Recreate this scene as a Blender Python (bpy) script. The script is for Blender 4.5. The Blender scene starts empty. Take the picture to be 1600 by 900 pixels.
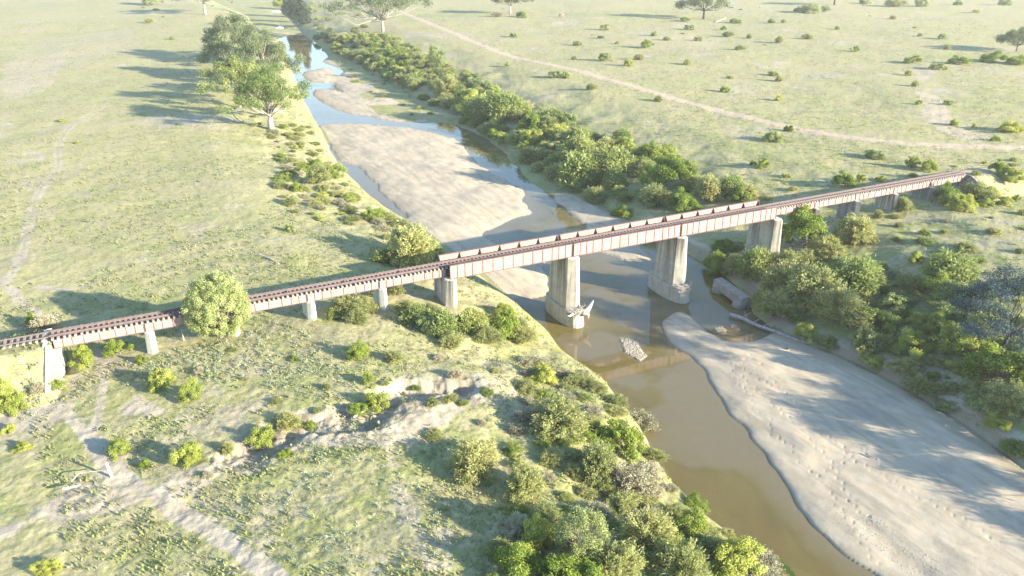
import bpy, math, random
import numpy as np

# ------------------------------------------------------------------ camera, sky, sun, exposure
ZD = 12.3                                   # deck level above the river
CAM = np.array([-37.75, -98.31, 42.17 + ZD])
F, PITCH, YAW = 1239.6, 0.4122, 1.1106      # focal length in 1600-px units, tilt below the horizon, heading from +X
SUN_EL, SUN_AZ = math.radians(15.5), math.radians(127.0)   # shadows run towards azimuth 127 deg
SUN_STRENGTH, SKY_STRENGTH, EXPOSURE = 5.0, 0.125, 2.0

scene = bpy.context.scene
COL = scene.collection
cam_data = bpy.data.cameras.new('camera')
cam = bpy.data.objects.new('camera', cam_data)
COL.objects.link(cam)
cam.location = CAM
cam.rotation_euler = (math.pi / 2 - PITCH, 0, YAW - math.pi / 2)
cam_data.sensor_width = 36.0
cam_data.lens = F / 1600 * 36
cam_data.clip_start = 0.5
cam_data.clip_end = 9000
scene.camera = cam

world = bpy.data.worlds.new('World')
scene.world = world
world.use_nodes = True
wn = world.node_tree.nodes
bg = wn['Background']
sky = wn.new('ShaderNodeTexSky')
sky.sky_type = 'NISHITA'
sky.sun_disc = False
sky.sun_elevation = SUN_EL
# sun stands opposite to the shadows: direction (sin r, cos r) = -(cos az, sin az)
sky.sun_rotation = math.atan2(-math.cos(SUN_AZ), -math.sin(SUN_AZ))
sky.air_density = 1.0
sky.dust_density = 0.05
sky.ozone_density = 2.6
world.node_tree.links.new(sky.outputs[0], bg.inputs[0])
bg.inputs[1].default_value = SKY_STRENGTH

sd = bpy.data.lights.new('sun', 'SUN')
sd.energy = SUN_STRENGTH
sd.angle = math.radians(0.5)
sd.color = (1.0, 0.90, 0.72)
sun = bpy.data.objects.new('sun', sd)
COL.objects.link(sun)
sun.rotation_euler = (math.pi / 2 - SUN_EL, 0, SUN_AZ - math.pi / 2)
sun.location = (60, -90, 60)

scene.view_settings.view_transform = 'Standard'
scene.view_settings.look = 'None'
scene.view_settings.gamma = 1.0
scene.view_settings.exposure = EXPOSURE
scene.view_settings.use_curve_mapping = False
scene.cycles.use_denoising = True
scene.cycles.max_bounces = 6
scene.cycles.transparent_max_bounces = 12
scene.cycles.volume_bounces = 0
scene.cycles.caustics_reflective = False
scene.cycles.caustics_refractive = False

# ------------------------------------------------------------------ survey helpers
_v = np.array([math.cos(YAW), math.sin(YAW), 0.0])
_r = np.array([math.sin(YAW), -math.cos(YAW), 0.0])
_u = np.array([0.0, 0.0, 1.0])
_fw = _v * math.cos(PITCH) - _u * math.sin(PITCH)
_up = _u * math.cos(PITCH) + _v * math.sin(PITCH)


def rays(px):
    px = np.atleast_2d(np.asarray(px, float))
    return _fw[None] * F + _r[None] * (px[:, :1] - 800) + _up[None] * (450 - px[:, 1:2])


def at_z(px, z):
    d = rays(px)
    t = (z - CAM[2]) / d[:, 2]
    return CAM[None] + d * t[:, None]


def to_pix(P):
    d = np.asarray(P, float) - CAM
    z = d @ _fw
    z = np.where(z < 1, 1, z)
    return np.stack([800 + F * (d @ _r) / z, 450 - F * (d @ _up) / z], -1)


def hash01(ix, iy, seed):
    h = (ix.astype(np.int64) * 374761393 + iy.astype(np.int64) * 668265263 + seed * 982451653) & 0xFFFFFFFF
    h = ((h ^ (h >> 13)) * 1274126177) & 0xFFFFFFFF
    h = (h ^ (h >> 16)) & 0xFFFFFFFF
    return h.astype(np.float64) / 4294967295.0


def vnoise(x, y, seed=0):
    ix = np.floor(x); iy = np.floor(y)
    fx = x - ix; fy = y - iy
    fx = fx * fx * fx * (fx * (fx * 6 - 15) + 10); fy = fy * fy * fy * (fy * (fy * 6 - 15) + 10)
    a = hash01(ix, iy, seed); b = hash01(ix + 1, iy, seed)
    c = hash01(ix, iy + 1, seed); d = hash01(ix + 1, iy + 1, seed)
    return (a * (1 - fx) + b * fx) * (1 - fy) + (c * (1 - fx) + d * fx) * fy * 1.0


def fbm(x, y, scale, seed=0, octs=4, gain=0.5):
    t = 0; amp = 1; s = 0
    x = x / scale; y = y / scale
    for o in range(octs):
        ca, sa = math.cos(0.6 * o + 0.3), math.sin(0.6 * o + 0.3)
        t = t + amp * vnoise((x * ca - y * sa) * 2 ** o + 17.3 * o, (x * sa + y * ca) * 2 ** o - 9.1 * o, seed + o * 13)
        s += amp; amp *= gain
    return t / s            # 0..1


def seg_dist(x, y, pts, closed=False):
    """distance, side (+ = left of travel) and arc position of the nearest segment"""
    pts = np.asarray(pts, float)[:, :2]
    best = np.full(x.shape, 1e12); side = np.zeros(x.shape); arc = np.zeros(x.shape)
    n = len(pts); acc = 0
    for i in range(n if closed else n - 1):
        a = pts[i]; b = pts[(i + 1) % n]
        d = b - a; L2 = d @ d; L = math.sqrt(L2)
        if L2 < 1e-9:
            continue
        t = np.clip(((x - a[0]) * d[0] + (y - a[1]) * d[1]) / L2, 0, 1)
        ex = x - a[0] - t * d[0]; ey = y - a[1] - t * d[1]
        q = ex * ex + ey * ey
        m = q < best - 1e-9
        best = np.where(m, q, best)
        side = np.where(m, d[0] * (y - a[1]) - d[1] * (x - a[0]), side)
        arc = np.where(m, acc + t * L, arc)
        acc += L
    return np.sqrt(best), np.sign(side), arc


def inside(x, y, poly):
    poly = np.asarray(poly, float)[:, :2]
    c = np.zeros(x.shape, bool)
    n = len(poly)
    for i in range(n):
        x1, y1 = poly[i]; x2, y2 = poly[(i + 1) % n]
        if y1 == y2:
            continue
        m = ((y1 > y) != (y2 > y)) & (x < (x2 - x1) * (y - y1) / (y2 - y1) + x1)
        c ^= m
    return c


def smooth(a, b, x):
    t = np.clip((x - a) / (b - a), 0, 1)
    return t * t * (3 - 2 * t)


def chaikin(pts, n=2, closed=False):
    pts = np.asarray(pts, float)
    for _ in range(n):
        if closed:
            q = np.roll(pts, -1, 0)
            pts = np.stack([pts * .75 + q * .25, pts * .25 + q * .75], 1).reshape(-1, pts.shape[1])
        else:
            a, b = pts[:-1], pts[1:]
            m = np.stack([a * .75 + b * .25, a * .25 + b * .75], 1).reshape(-1, pts.shape[1])
            pts = np.vstack([pts[:1], m, pts[-1:]])
    return pts


# ------------------------------------------------------------------ the river's banks (travelling upstream)
R_PX = [(1600, 745), (1500, 672), (1420, 622), (1330, 575), (1260, 543), (1203, 509), (1176, 488), (1172, 466), (1128, 426), (1070, 394),
        (1010, 366), (960, 338), (915, 308), (860, 283), (800, 240), (760, 210), (700, 176), (650, 156), (600, 127), (560, 103), (520, 82), (490, 63), (470, 50), (440, 20)]
L_PX = [(1200, 890), (1100, 803), (1055, 755), (1010, 690), (985, 645), (940, 590), (880, 545), (840, 505), (800, 470), (745, 425), (690, 385),
        (640, 347), (600, 322), (570, 297), (535, 262), (512, 235), (500, 205), (482, 175), (465, 140), (450, 100), (440, 65), (400, 45), (385, 25)]
RB = at_z(R_PX, 0.1)[:, :2]
LB = at_z(L_PX, 1.6)[:, :2]
RB = np.vstack([[40, -400], [43, -120], [44.5, -75], RB, [150, 900], [300, 1500], [300, 6000]])
LB = np.vstack([[-2, -400], [4, -140], [6, -90], LB, [60, 900], [220, 1500], [180, 6000]])

W_NEAR = [(735, 500), (745, 520), (790, 570), (830, 640), (890, 730), (950, 830), (1050, 930), (1120, 1000), (1420, 960), (1368, 900), (1341, 878), (1270, 811),
          (1224, 760), (1170, 684), (1133, 632), (1112, 595), (1085, 560), (1048, 535), (1036, 512), (1042, 490), (1062, 486), (1092, 503), (1118, 528), (1140, 536),
          (1170, 536), (1185, 531), (1215, 524), (1250, 500), (1200, 460), (1140, 420), (1085, 385), (1040, 370), (1005, 372), (1000, 388), (1022, 400), (1015, 412),
          (985, 412), (950, 396), (925, 390), (905, 372), (925, 352), (905, 345), (880, 325), (862, 305), (832, 286), (812, 262), (788, 238), (760, 215), (735, 205),
          (700, 190), (688, 200), (712, 218), (728, 232), (748, 258), (780, 278), (808, 290), (822, 300), (812, 312), (826, 324), (836, 334), (800, 343),
          (775, 352), (748, 365), (790, 385), (850, 400), (858, 440), (852, 470), (800, 464)]
W_LEFT = [(490, 232), (508, 219), (519, 229), (522, 249), (558, 258), (571, 271), (586, 288), (601, 309), (622, 324), (642, 340), (610, 352), (570, 330), (540, 305), (510, 275), (488, 250)]
W_FAR = [(425, 62), (470, 50), (495, 68), (518, 88), (500, 97), (518, 101), (540, 112), (524, 121), (520, 108), (500, 107), (468, 114), (480, 127), (505, 130), (522, 128),
         (528, 138), (540, 147), (515, 140), (488, 141), (488, 150), (512, 165), (545, 178), (577, 181), (600, 188), (640, 192), (700, 190), (730, 205), (712, 218),
         (690, 212), (640, 200), (590, 196), (540, 193), (505, 194), (470, 205), (440, 160), (425, 110), (405, 80)]
W_P1 = [(380, 27), (388, 40), (378, 42), (372, 30)]
W_P2 = [(425, 15), (448, 17), (450, 21), (424, 20)]
W_P3 = [(430, 40), (446, 41), (448, 46), (432, 46)]
WATERS = [chaikin(at_z(p, 0.0)[:, :2], 2, True) for p in (W_NEAR, W_LEFT, W_FAR, W_P1, W_P2, W_P3)]
GRAVEL = [at_z(p, 0.1)[:, :2] for p in (
    [(968, 526), (982, 524), (996, 535), (1011, 556), (1000, 563), (982, 556), (972, 540)],
    [(1117, 511), (1130, 509), (1134, 515), (1120, 519)], [(1139, 505), (1150, 507), (1148, 513), (1139, 511)])]
ISLAND = at_z([(600, 150), (640, 160), (690, 185), (735, 205), (700, 190), (640, 190), (585, 183), (560, 150), (520, 118), (530, 95), (560, 108)], 0.1)[:, :2]

SHOALS = [(at_z([p], 0)[0, :2], r_) for p, r_ in (((945, 470), 4.5), ((985, 482), 4), ((1020, 478), 3), ((930, 545), 6), ((900, 540), 5), ((985, 590), 4), ((1065, 610), 6), ((1130, 700), 5), ((1000, 500), 5))]
TRAILS = [(chaikin(at_z(p, .6)[:, :2], 2), i) for i, p in enumerate((
    [(1128, 540), (1140, 575), (1172, 622), (1204, 668), (1232, 700), (1268, 740), (1290, 762), (1345, 830), (1380, 880)], [(1150, 545), (1205, 585), (1250, 640), (1300, 690), (1352, 735), (1400, 762), (1478, 796), (1560, 850)],
    [(1165, 575), (1230, 625), (1290, 655), (1345, 690), (1390, 752)], [(1160, 560), (1172, 610), (1215, 640), (1262, 672), (1300, 720), (1320, 780), (1365, 815)], [(1345, 700), (1320, 718), (1290, 735)]))]
GULLY = at_z([(760, 612), (715, 604), (670, 612), (640, 612), (615, 628), (585, 652), (540, 657), (505, 662), (470, 668), (430, 690), (385, 712)], 7.9)[:, :2]
EMB_L, EMB_R = -49.4, 110.8


def height(x, y, detail=True):
    x = np.asarray(x, float); y = np.asarray(y, float)
    dl, sl, al = seg_dist(x, y, LB); dr, sr, ar = seg_dist(x, y, RB)
    wob = (fbm(x, y, 9, 5, 3) - .5)
    DL = dl * sl + 1.2 * wob         # left of upstream travel = left bank
    DR = -dr * sr
    z0 = 8.35 + (fbm(x, y, 60, 3, 3) - .5) * 1.6 + (fbm(x, y, 14, 9, 3) - .5) * .5
    prof_l = np.interp(DL, [-3, -1.3, -.7, 0, 1.5, 5, 12, 18, 30], [-.7, -.35, .3, 1.6, 2.6, 4.2, 6.1, 7.3, 8.3])
    DRw = DR + 2.0 * wob * smooth(0, 4, DR)
    prof_r = np.interp(DRw, [0, .5, 2.2, 6, 14, 26, 44], [.12, .5, 1.6, 2.9, 4.6, 6.8, 8.35])
    kl = smooth(0, 6, DL); kr = smooth(0, 8, DR)
    zl = prof_l + kl * (z0 - 8.35) + kl * (1 - smooth(14, 30, DL)) * wob * 1.8
    zr = prof_r + kr * (z0 - 8.35) + kr * (1 - smooth(26, 50, DR)) * wob * 1.1
    # bed: sand between the toes
    near_bed = (DL < 2) & (DR < 2)
    bed = np.full(x.shape, .5)
    if near_bed.any():
        xb, yb = x[near_bed], y[near_bed]
        dw = np.full(xb.shape, 1e9)
        wx = xb + (fbm(xb, yb, 5, 31, 2) - .5) * 1.8; wy = yb + (fbm(xb, yb, 5, 37, 2) - .5) * 1.8
        for W in WATERS:
            d, s, a = seg_dist(wx, wy, W, True)
            d = np.where(inside(wx, wy, W), -d, d)
            dw = np.minimum(dw, d)
        sub = fbm(xb * .6, yb, 7, 41, 3)
        sub2 = fbm(xb, yb, 2.2, 45, 3)
        h = np.where(dw < 0, np.maximum(-.95, .042 * dw - .004 * dw * dw) * (.15 + 1.3 * smooth(.3, .68, sub)) - .02,
                     .05 + .75 * (1 - np.exp(-np.maximum(dw, 0) / 5)) + .1 * (1 - np.exp(-np.maximum(dw, 0) / .4)) + (fbm(xb, yb, 8, 51, 3) - .5) * .45 * smooth(0, 4, dw))
        h = h + (sub2 - .5) * .07 + (fbm(xb * 1.0 + yb * .35, yb * .22 - xb * .08, 2.2, 47, 4) - .5) * .22 * smooth(.5, 4, dw)
        for c, r_ in SHOALS:
            q = np.hypot((xb - c[0]), (yb - c[1]) * .75) / r_
            q = q + (fbm(xb, yb, 3, 79, 3) - .5) * .9
            h = np.where((dw < 0) & (h > -5), np.maximum(h, -.05 - .8 * smooth(.45, 1.15, q)), h)
        for Tp, off in TRAILS:
            lo, hi = Tp.min(0) - 1, Tp.max(0) + 1
            m = (xb > lo[0]) & (xb < hi[0]) & (yb > lo[1]) & (yb < hi[1])
            if detail and m.any():
                d, s, a = seg_dist(xb[m], yb[m], Tp)
                k_ = np.floor(a / .95)
                u = a / .95 - k_ - .5 - .3 * (vnoise(k_ * 1.0 + .5, k_ * 0 + off + .5, 9) - .5); v = d * s - .2 * (1 - 2 * (k_ % 2)) - 1.2 * (vnoise(k_ * .35, k_ * 0 + off, 5) - .5)
                h[m] -= .075 * (.3 + vnoise(k_ * 1.0, k_ * 0 + off, 15)) * np.exp(-((u * .95 / .15) ** 2 + (v / .13) ** 2))
        for G in GRAVEL:
            d, s, a = seg_dist(xb, yb, G, True)
            d = np.where(inside(xb, yb, G), d, -d)
            d = d + (fbm(xb, yb, 1.5, 75, 3) - .5) * 1.8
            h = np.maximum(h, np.minimum(.07, -.5 + .62 * smooth(-2.0, .9, d)) + (vnoise(xb * 3.3, yb * 3.3, 71) - .5) * .06)
        bed[near_bed] = h
    h = np.where((DL < 0) & (DR < 0), bed, 0)
    zl_ = np.where(DL > -3, np.maximum(bed * (DL < .5), np.where(DL < 0, prof_l, zl)), h)
    out = np.where(DL > -3, np.maximum(h, zl_), h)
    out = np.where(DR > 0, np.maximum(zr, bed * smooth(1.5, 0, DR)), out)
    # creek gully on the left bank
    gx = x + (fbm(x, y, 4, 61, 3) - .5) * 3; gy = y + (fbm(x, y, 4, 67, 3) - .5) * 3
    near = (np.abs(x + 25) < 60) & (np.abs(y + 20) < 40)
    if near.any():
        d, s, a = seg_dist(gx[near], gy[near], GULLY)
        w = smooth(2.6, 1.3, d) * smooth(-1, 4, a)
        out[near] -= w * (1.25 * (1 - a / (a.max() + 20)) * (.3 + 1.3 * fbm(x[near], y[near], 2.2, 73, 3))) + (fbm(x[near], y[near], .9, 77, 3) - .5) * .5 * smooth(5, 1.5, d)
    # embankments behind the abutments
    wid = 2.5
    for X0, sgn in ((EMB_L, -1), (EMB_R, 1)):
        s = (x - X0) * sgn
        top = (ZD - .55) - np.maximum(0, np.abs(y) - wid) / 1.75 + (fbm(x, y, 5, 81, 3) - .5) * .25
        if sgn == 1:
            top = top - np.maximum(0, s - 6) * .06
        top = top - np.maximum(0, 0.0 - s) * 7.0
        out = np.where(s > -2, np.maximum(out, top), out)
    out = out - 1.5 * smooth(2.8, 0, np.abs(x + 49.6)) * (np.abs(y) < 2.6) * (x > -49.3)
    if detail:
        veg = smooth(.5, 2.0, np.minimum(np.where(DL > 0, DL, 99), np.where(DR > 0, DR, 99))) * ((DL > 0) | (DR > 0))
        r = np.hypot(x - CAM[0], y - CAM[1])
        t1 = fbm(x, y, 1.1, 91, 2); t2 = fbm(x, y, 3.2, 97, 3)
        fine = fbm(x, y, .55, 93, 2)
        out = out + veg * ((t1 - .5) * .13 * smooth(500, 150, r) + (t2 - .5) * .20 + (fine - .5) * .10 * smooth(190, 60, r))
    return out


def drop(px, h=0.0):
    """where the sight line of a photo point meets the terrain"""
    d = rays(px)
    lo = (14 - CAM[2]) / d[:, 2]; hi = (-1.0 - CAM[2]) / d[:, 2]
    N = 90
    ts = lo[:, None] + (hi - lo)[:, None] * np.linspace(0, 1, N)[None]
    P = CAM[None, None] + d[:, None] * ts[..., None]
    g = P[..., 2] - height(P[..., 0].ravel(), P[..., 1].ravel(), False).reshape(P.shape[:2]) - h
    k = np.argmax(g < 0, 1); k = np.maximum(k, 1)
    i = np.arange(len(k))
    g0, g1 = g[i, k - 1], g[i, k]
    f = np.clip(g0 / (g0 - g1 + 1e-9), 0, 1)
    t = ts[i, k - 1] * (1 - f) + ts[i, k] * f
    q = CAM[None] + d * t[:, None]
    q[:, 2] = height(q[:, 0], q[:, 1], False)
    return q


# ------------------------------------------------------------------ node material helpers
class NT:
    def __init__(s, name):
        s.m = bpy.data.materials.new(name); s.m.use_nodes = True
        s.t = s.m.node_tree; s.n = s.t.nodes; s.n.clear()
        s.out = s.n.new('ShaderNodeOutputMaterial')

    def new(s, kind, **kw):
        n = s.n.new(kind)
        for k, v in kw.items():
            setattr(n, k, v)
        return n

    def link(s, a, b):
        s.t.links.new(a, b)

    def put(s, sock, v):
        if isinstance(v, bpy.types.NodeSocket):
            s.link(v, sock)
        elif v is not None:
            if isinstance(v, tuple) and len(v) == 3 and sock.type == 'RGBA':
                v = v + (1,)
            sock.default_value = v

    def pos(s):
        return s.new('ShaderNodeNewGeometry').outputs['Position']

    def obj(s):
        return s.new('ShaderNodeTexCoord').outputs['Object']

    def map(s, v, scale=(1, 1, 1), rot=(0, 0, 0)):
        n = s.new('ShaderNodeMapping'); s.link(v, n.inputs[0])
        n.inputs['Scale'].default_value = scale; n.inputs['Rotation'].default_value = rot
        return n.outputs[0]

    def noise(s, v, scale, detail=4, rough=.55, dist=0):
        n = s.new('ShaderNodeTexNoise'); s.link(v, n.inputs['Vector'])
        n.inputs['Scale'].default_value = scale; n.inputs['Detail'].default_value = detail
        n.inputs['Roughness'].default_value = rough; n.inputs['Distortion'].default_value = dist
        return n.outputs['Fac']

    def ramp(s, f, *stops):
        n = s.new('ShaderNodeValToRGB'); s.link(f, n.inputs[0])
        e = n.color_ramp.elements
        while len(e) < len(stops):
            e.new(.5)
        for el, (p, c) in zip(e, stops):
            el.position = p; el.color = (c, c, c, 1) if not isinstance(c, tuple) else c + (1,)
        return n.outputs[0]

    def rng(s, f, a, b, c=0., d=1.):
        n = s.new('ShaderNodeMapRange'); s.link(f, n.inputs[0])
        for i, v in enumerate((a, b, c, d)):
            n.inputs[i + 1].default_value = v
        return n.outputs[0]

    def math(s, op, a, b=None):
        n = s.new('ShaderNodeMath', operation=op); s.put(n.inputs[0], a)
        if b is not None:
            s.put(n.inputs[1], b)
        return n.outputs[0]

    def mix(s, f, a, b, blend='MIX'):
        n = s.new('ShaderNodeMix', data_type='RGBA', blend_type=blend)
        s.put(n.inputs[0], f); s.put(n.inputs[6], a); s.put(n.inputs[7], b)
        return n.outputs[2]

    def attr(s, name):
        n = s.new('ShaderNodeAttribute', attribute_name=name)
        return n

    def bump(s, h, strength=.4, dist=.1, normal=None):
        n = s.new('ShaderNodeBump'); s.link(h, n.inputs['Height'])
        n.inputs['Strength'].default_value = strength; n.inputs['Distance'].default_value = dist
        if normal is not None:
            s.link(normal, n.inputs['Normal'])
        return n.outputs[0]

    def bsdf(s, color, rough=.9, bump=None, spec=.2, metal=0.):
        n = s.new('ShaderNodeBsdfPrincipled')
        s.put(n.inputs['Base Color'], color); s.put(n.inputs['Roughness'], rough)
        n.inputs['Specular IOR Level'].default_value = spec
        n.inputs['Metallic'].default_value = metal
        if bump is not None:
            s.link(bump, n.inputs['Normal'])
        return n.outputs[0]

    def done(s, shader):
        s.link(shader, s.out.inputs[0])
        return s.m


def ground_material():
    m = NT('ground_surface')
    P = m.pos()
    sand, soil, green, damp, red = (m.attr(k).outputs['Fac'] for k in ('sand', 'soil', 'green', 'damp', 'red'))
    n_f = m.noise(P, 3.2, 5, .7); n_m = m.noise(P, .55, 5, .62); n_l = m.noise(P, .06, 5, .6); n_b = m.noise(P, .19, 4, .6)
    n_t = m.noise(m.map(P, (1, 1, .5)), 1.4, 4, .75)
    dry = m.ramp(n_t, (.25, (.25, .215, .115)), (.5, (.345, .31, .165)), (.75, (.43, .39, .225)))
    grn = m.ramp(n_m, (.3, (.165, .19, .06)), (.52, (.255, .268, .095)), (.72, (.335, .34, .14)))
    gfac = m.math('ADD', m.math('MULTIPLY', m.rng(n_b, .40, .60, -.5, .5), 1.1), green)
    n_c = m.noise(P, .95, 5, .75)
    gfac = m.math('ADD', gfac, m.math('ADD', m.rng(n_f, .35, .65, -.25, .25), m.rng(n_c, .38, .62, -.35, .35)))
    gfac = m.rng(gfac, 0.15, 1.15, 0, .9)
    grass = m.mix(gfac, dry, grn)
    grass = m.mix(m.rng(n_l, .42, .6), grass, m.mix(.35, grass, (.30, .30, .12)))
    grass = m.mix(m.math('MULTIPLY', m.rng(m.noise(P, 1.7, 6, .8, .4), .53, .63), .55), grass, (.19, .155, .095))
    grass = m.mix(m.math('MULTIPLY', m.rng(m.noise(P, .42, 6, .75, .5), .54, .64), .5), grass, (.40, .345, .215))
    pinkish = m.mix(m.rng(n_b, .3, .7), (.35, .30, .215), (.46, .405, .305))
    soilc = m.mix(m.rng(n_f, .3, .7), m.mix(.25, pinkish, (.16, .13, .1)), pinkish)
    soilc = m.mix(red, soilc, m.mix(m.rng(n_f, .3, .7), (.42, .31, .21), (.50, .39, .28)))
    soilc = m.mix(m.math('MULTIPLY', damp, .85), soilc, (.11, .088, .062))  # soil darkens by the same mask that wets the sand
    sfac = m.rng(m.math('ADD', soil, m.rng(n_t, .3, .7, -.38, .38)), .3, .7)
    col = m.mix(sfac, grass, soilc)
    sn = m.noise(m.map(P, (1, .35, 1), (0, 0, -.25)), .8, 6, .65)
    sandc = m.ramp(sn, (.3, (.38, .305, .205)), (.5, (.455, .375, .265)), (.72, (.52, .44, .325)))
    sandc = m.mix(m.rng(m.noise(P, 9, 3, .8), .56, .72, 0, .55), sandc, (.27, .24, .2))
    fl = m.noise(m.map(P, (.55, .07, 1), (0, 0, -.33)), 1., 5, .6, .3)
    sandc = m.mix(m.math('MULTIPLY', m.rng(fl, .5, .62), .5), sandc, (.27, .235, .185))
    gr = m.noise(P, .16, 5, .65)
    sandc = m.mix(m.math('MULTIPLY', m.rng(gr, .52, .60), m.rng(m.noise(P, 14, 2, .8), .48, .6, 0, .7)), sandc, (.22, .20, .17))
    sandc = m.mix(damp, sandc, m.mix(n_m, (.24, .19, .12), (.34, .28, .19)))
    col = m.mix(m.rng(m.math('ADD', sand, m.rng(n_f, .3, .7, -.15, .15)), .4, .6), col, sandc)
    flat = m.math('SUBTRACT', 1., m.math('MULTIPLY', sand, .78))
    bh = m.math('ADD', m.math('MULTIPLY', n_f, .6), m.math('MULTIPLY', n_t, .9))
    nrm = m.bump(m.math('MULTIPLY', bh, flat), .5, .2)
    return m.done(m.bsdf(col, .95, nrm, .08))


def water_material():
    m = NT('river_water')
    P = m.pos()
    w1 = m.noise(m.map(P, (1, .6, 1)), 1.6, 3, .5); w2 = m.noise(P, .22, 3, .5)
    nrm = m.bump(m.math('ADD', m.math('MULTIPLY', w1, .25), w2), .05, .25)
    tr = m.new('ShaderNodeBsdfTransparent'); tr.inputs[0].default_value = (.95, .92, .80, 1)
    df = m.new('ShaderNodeBsdfDiffuse')
    n = m.noise(m.map(P, (1, .45, 1), (0, 0, -.2)), .14, 4, .55, .6)
    deep = m.ramp(n, (.3, (.165, .125, .034)), (.7, (.235, .185, .058)))
    m.link(m.mix(m.rng(m.attr('silt').outputs['Fac'], .45, .66), (.35, .28, .155), deep), df.inputs[0])
    mx = m.new('ShaderNodeMixShader'); m.link(m.attr('silt').outputs['Fac'], mx.inputs[0])
    m.link(tr.outputs[0], mx.inputs[1]); m.link(df.outputs[0], mx.inputs[2])
    gl = m.new('ShaderNodeBsdfGlossy'); gl.inputs['Roughness'].default_value = .03
    m.link(nrm, gl.inputs['Normal'])
    fr = m.new('ShaderNodeFresnel'); fr.inputs[0].default_value = 1.44; m.link(nrm, fr.inputs[1])
    m2 = m.new('ShaderNodeMixShader'); m.link(fr.outputs[0], m2.inputs[0])
    m.link(mx.outputs[0], m2.inputs[1]); m.link(gl.outputs[0], m2.inputs[2])
    return m.done(m2.outputs[0])


def foliage_material(name, c1, c2, c3, transl=.5, var=.14):
    """c1..c3 are the leaf colours at low, mid and high tint"""
    m = NT(name)
    t = m.attr('tint').outputs['Fac']
    rnd = m.new('ShaderNodeObjectInfo').outputs['Random']
    col = m.ramp(t, (0., c1), (.5, c2), (1., c3))
    h = m.new('ShaderNodeHueSaturation')
    m.link(m.rng(rnd, 0, 1, .485, .515), h.inputs['Hue']); m.link(m.rng(rnd, 0, 1, 1 + var, 1 - var), h.inputs['Value'])
    h.inputs['Saturation'].default_value = 1
    m.link(col, h.inputs['Color'])
    d = m.new('ShaderNodeBsdfDiffuse'); m.link(h.outputs[0], d.inputs[0])
    tr = m.new('ShaderNodeBsdfTranslucent'); m.link(h.outputs[0], tr.inputs[0])
    mx = m.new('ShaderNodeMixShader'); mx.inputs[0].default_value = transl
    m.link(d.outputs[0], mx.inputs[1]); m.link(tr.outputs[0], mx.inputs[2])
    return m.done(mx.outputs[0])


def bark_material(name, a, b):
    m = NT(name); P = m.obj()
    n = m.noise(m.map(P, (1, 1, .3)), 4, 5, .6)
    return m.done(m.bsdf(m.mix(m.rng(n, .3, .7), a, b), .9, m.bump(n, .5, .05), .1))


def concrete_material(name, a=(.33, .295, .235), b=(.50, .455, .365), streak=.92):
    m = NT(name); P = m.pos()
    n1 = m.noise(P, .9, 6, .65); n2 = m.noise(P, 6, 4, .7)
    col = m.mix(m.rng(n1, .3, .7), a, b)
    st = m.noise(m.map(P, (1.6, 1.6, .05)), 1.2, 4, .6)
    sep = m.new('ShaderNodeSeparateXYZ'); m.link(P, sep.inputs[0])
    up = m.rng(sep.outputs[2], 2, 11.5, .12, .95)
    dark = m.math('MULTIPLY', m.rng(st, .47, .56), up)
    col = m.mix(m.math('MULTIPLY', dark, streak), col, (.07, .065, .06))
    lines = m.math('MULTIPLY', m.rng(m.math('ABSOLUTE', m.math('SUBTRACT', m.math('FRACT', m.math('MULTIPLY', sep.outputs[2], 1.05)), .5)), .44, .5), .22)
    col = m.mix(lines, col, (.2, .18, .15))
    return m.done(m.bsdf(col, .92, m.bump(m.math('ADD', n2, n1), .35, .06), .12))


def girder_material():
    m = NT('faded_oxide_paint'); P = m.pos()
    n1 = m.noise(P, 1.3, 6, .7); n2 = m.noise(P, 5, 5, .7)
    col = m.mix(m.rng(n1, .35, .65), (.31, .195, .17), (.40, .285, .25))
    rust = m.rng(m.noise(P, 2.4, 7, .75, 1.2), .52, .64)
    col = m.mix(m.math('MULTIPLY', rust, .75), col, (.27, .115, .085))
    sep = m.new('ShaderNodeSeparateXYZ'); m.link(P, sep.inputs[0])
    run = m.noise(m.map(P, (3, 3, .15)), 1.5, 3, .6)
    col = m.mix(m.math('MULTIPLY', m.rng(run, .50, .66), .6), col, (.30, .15, .11))
    return m.done(m.bsdf(col, .7, m.bump(n2, .15, .02), .25))


def rust_material(name, a, b, rough=.85):
    m = NT(name); P = m.pos()
    n1 = m.noise(P, 2.2, 6, .7)
    return m.done(m.bsdf(m.mix(m.rng(n1, .3, .7), a, b), rough, m.bump(m.noise(P, 14, 3, .6), .2, .01), .25))


def timber_material(name, a, b):
    m = NT(name); P = m.obj()
    n = m.noise(m.map(P, (1, 1, 1)), 3, 5, .6)
    return m.done(m.bsdf(m.mix(m.rng(n, .3, .7), a, b), .9, m.bump(n, .3, .03), .1))


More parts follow.
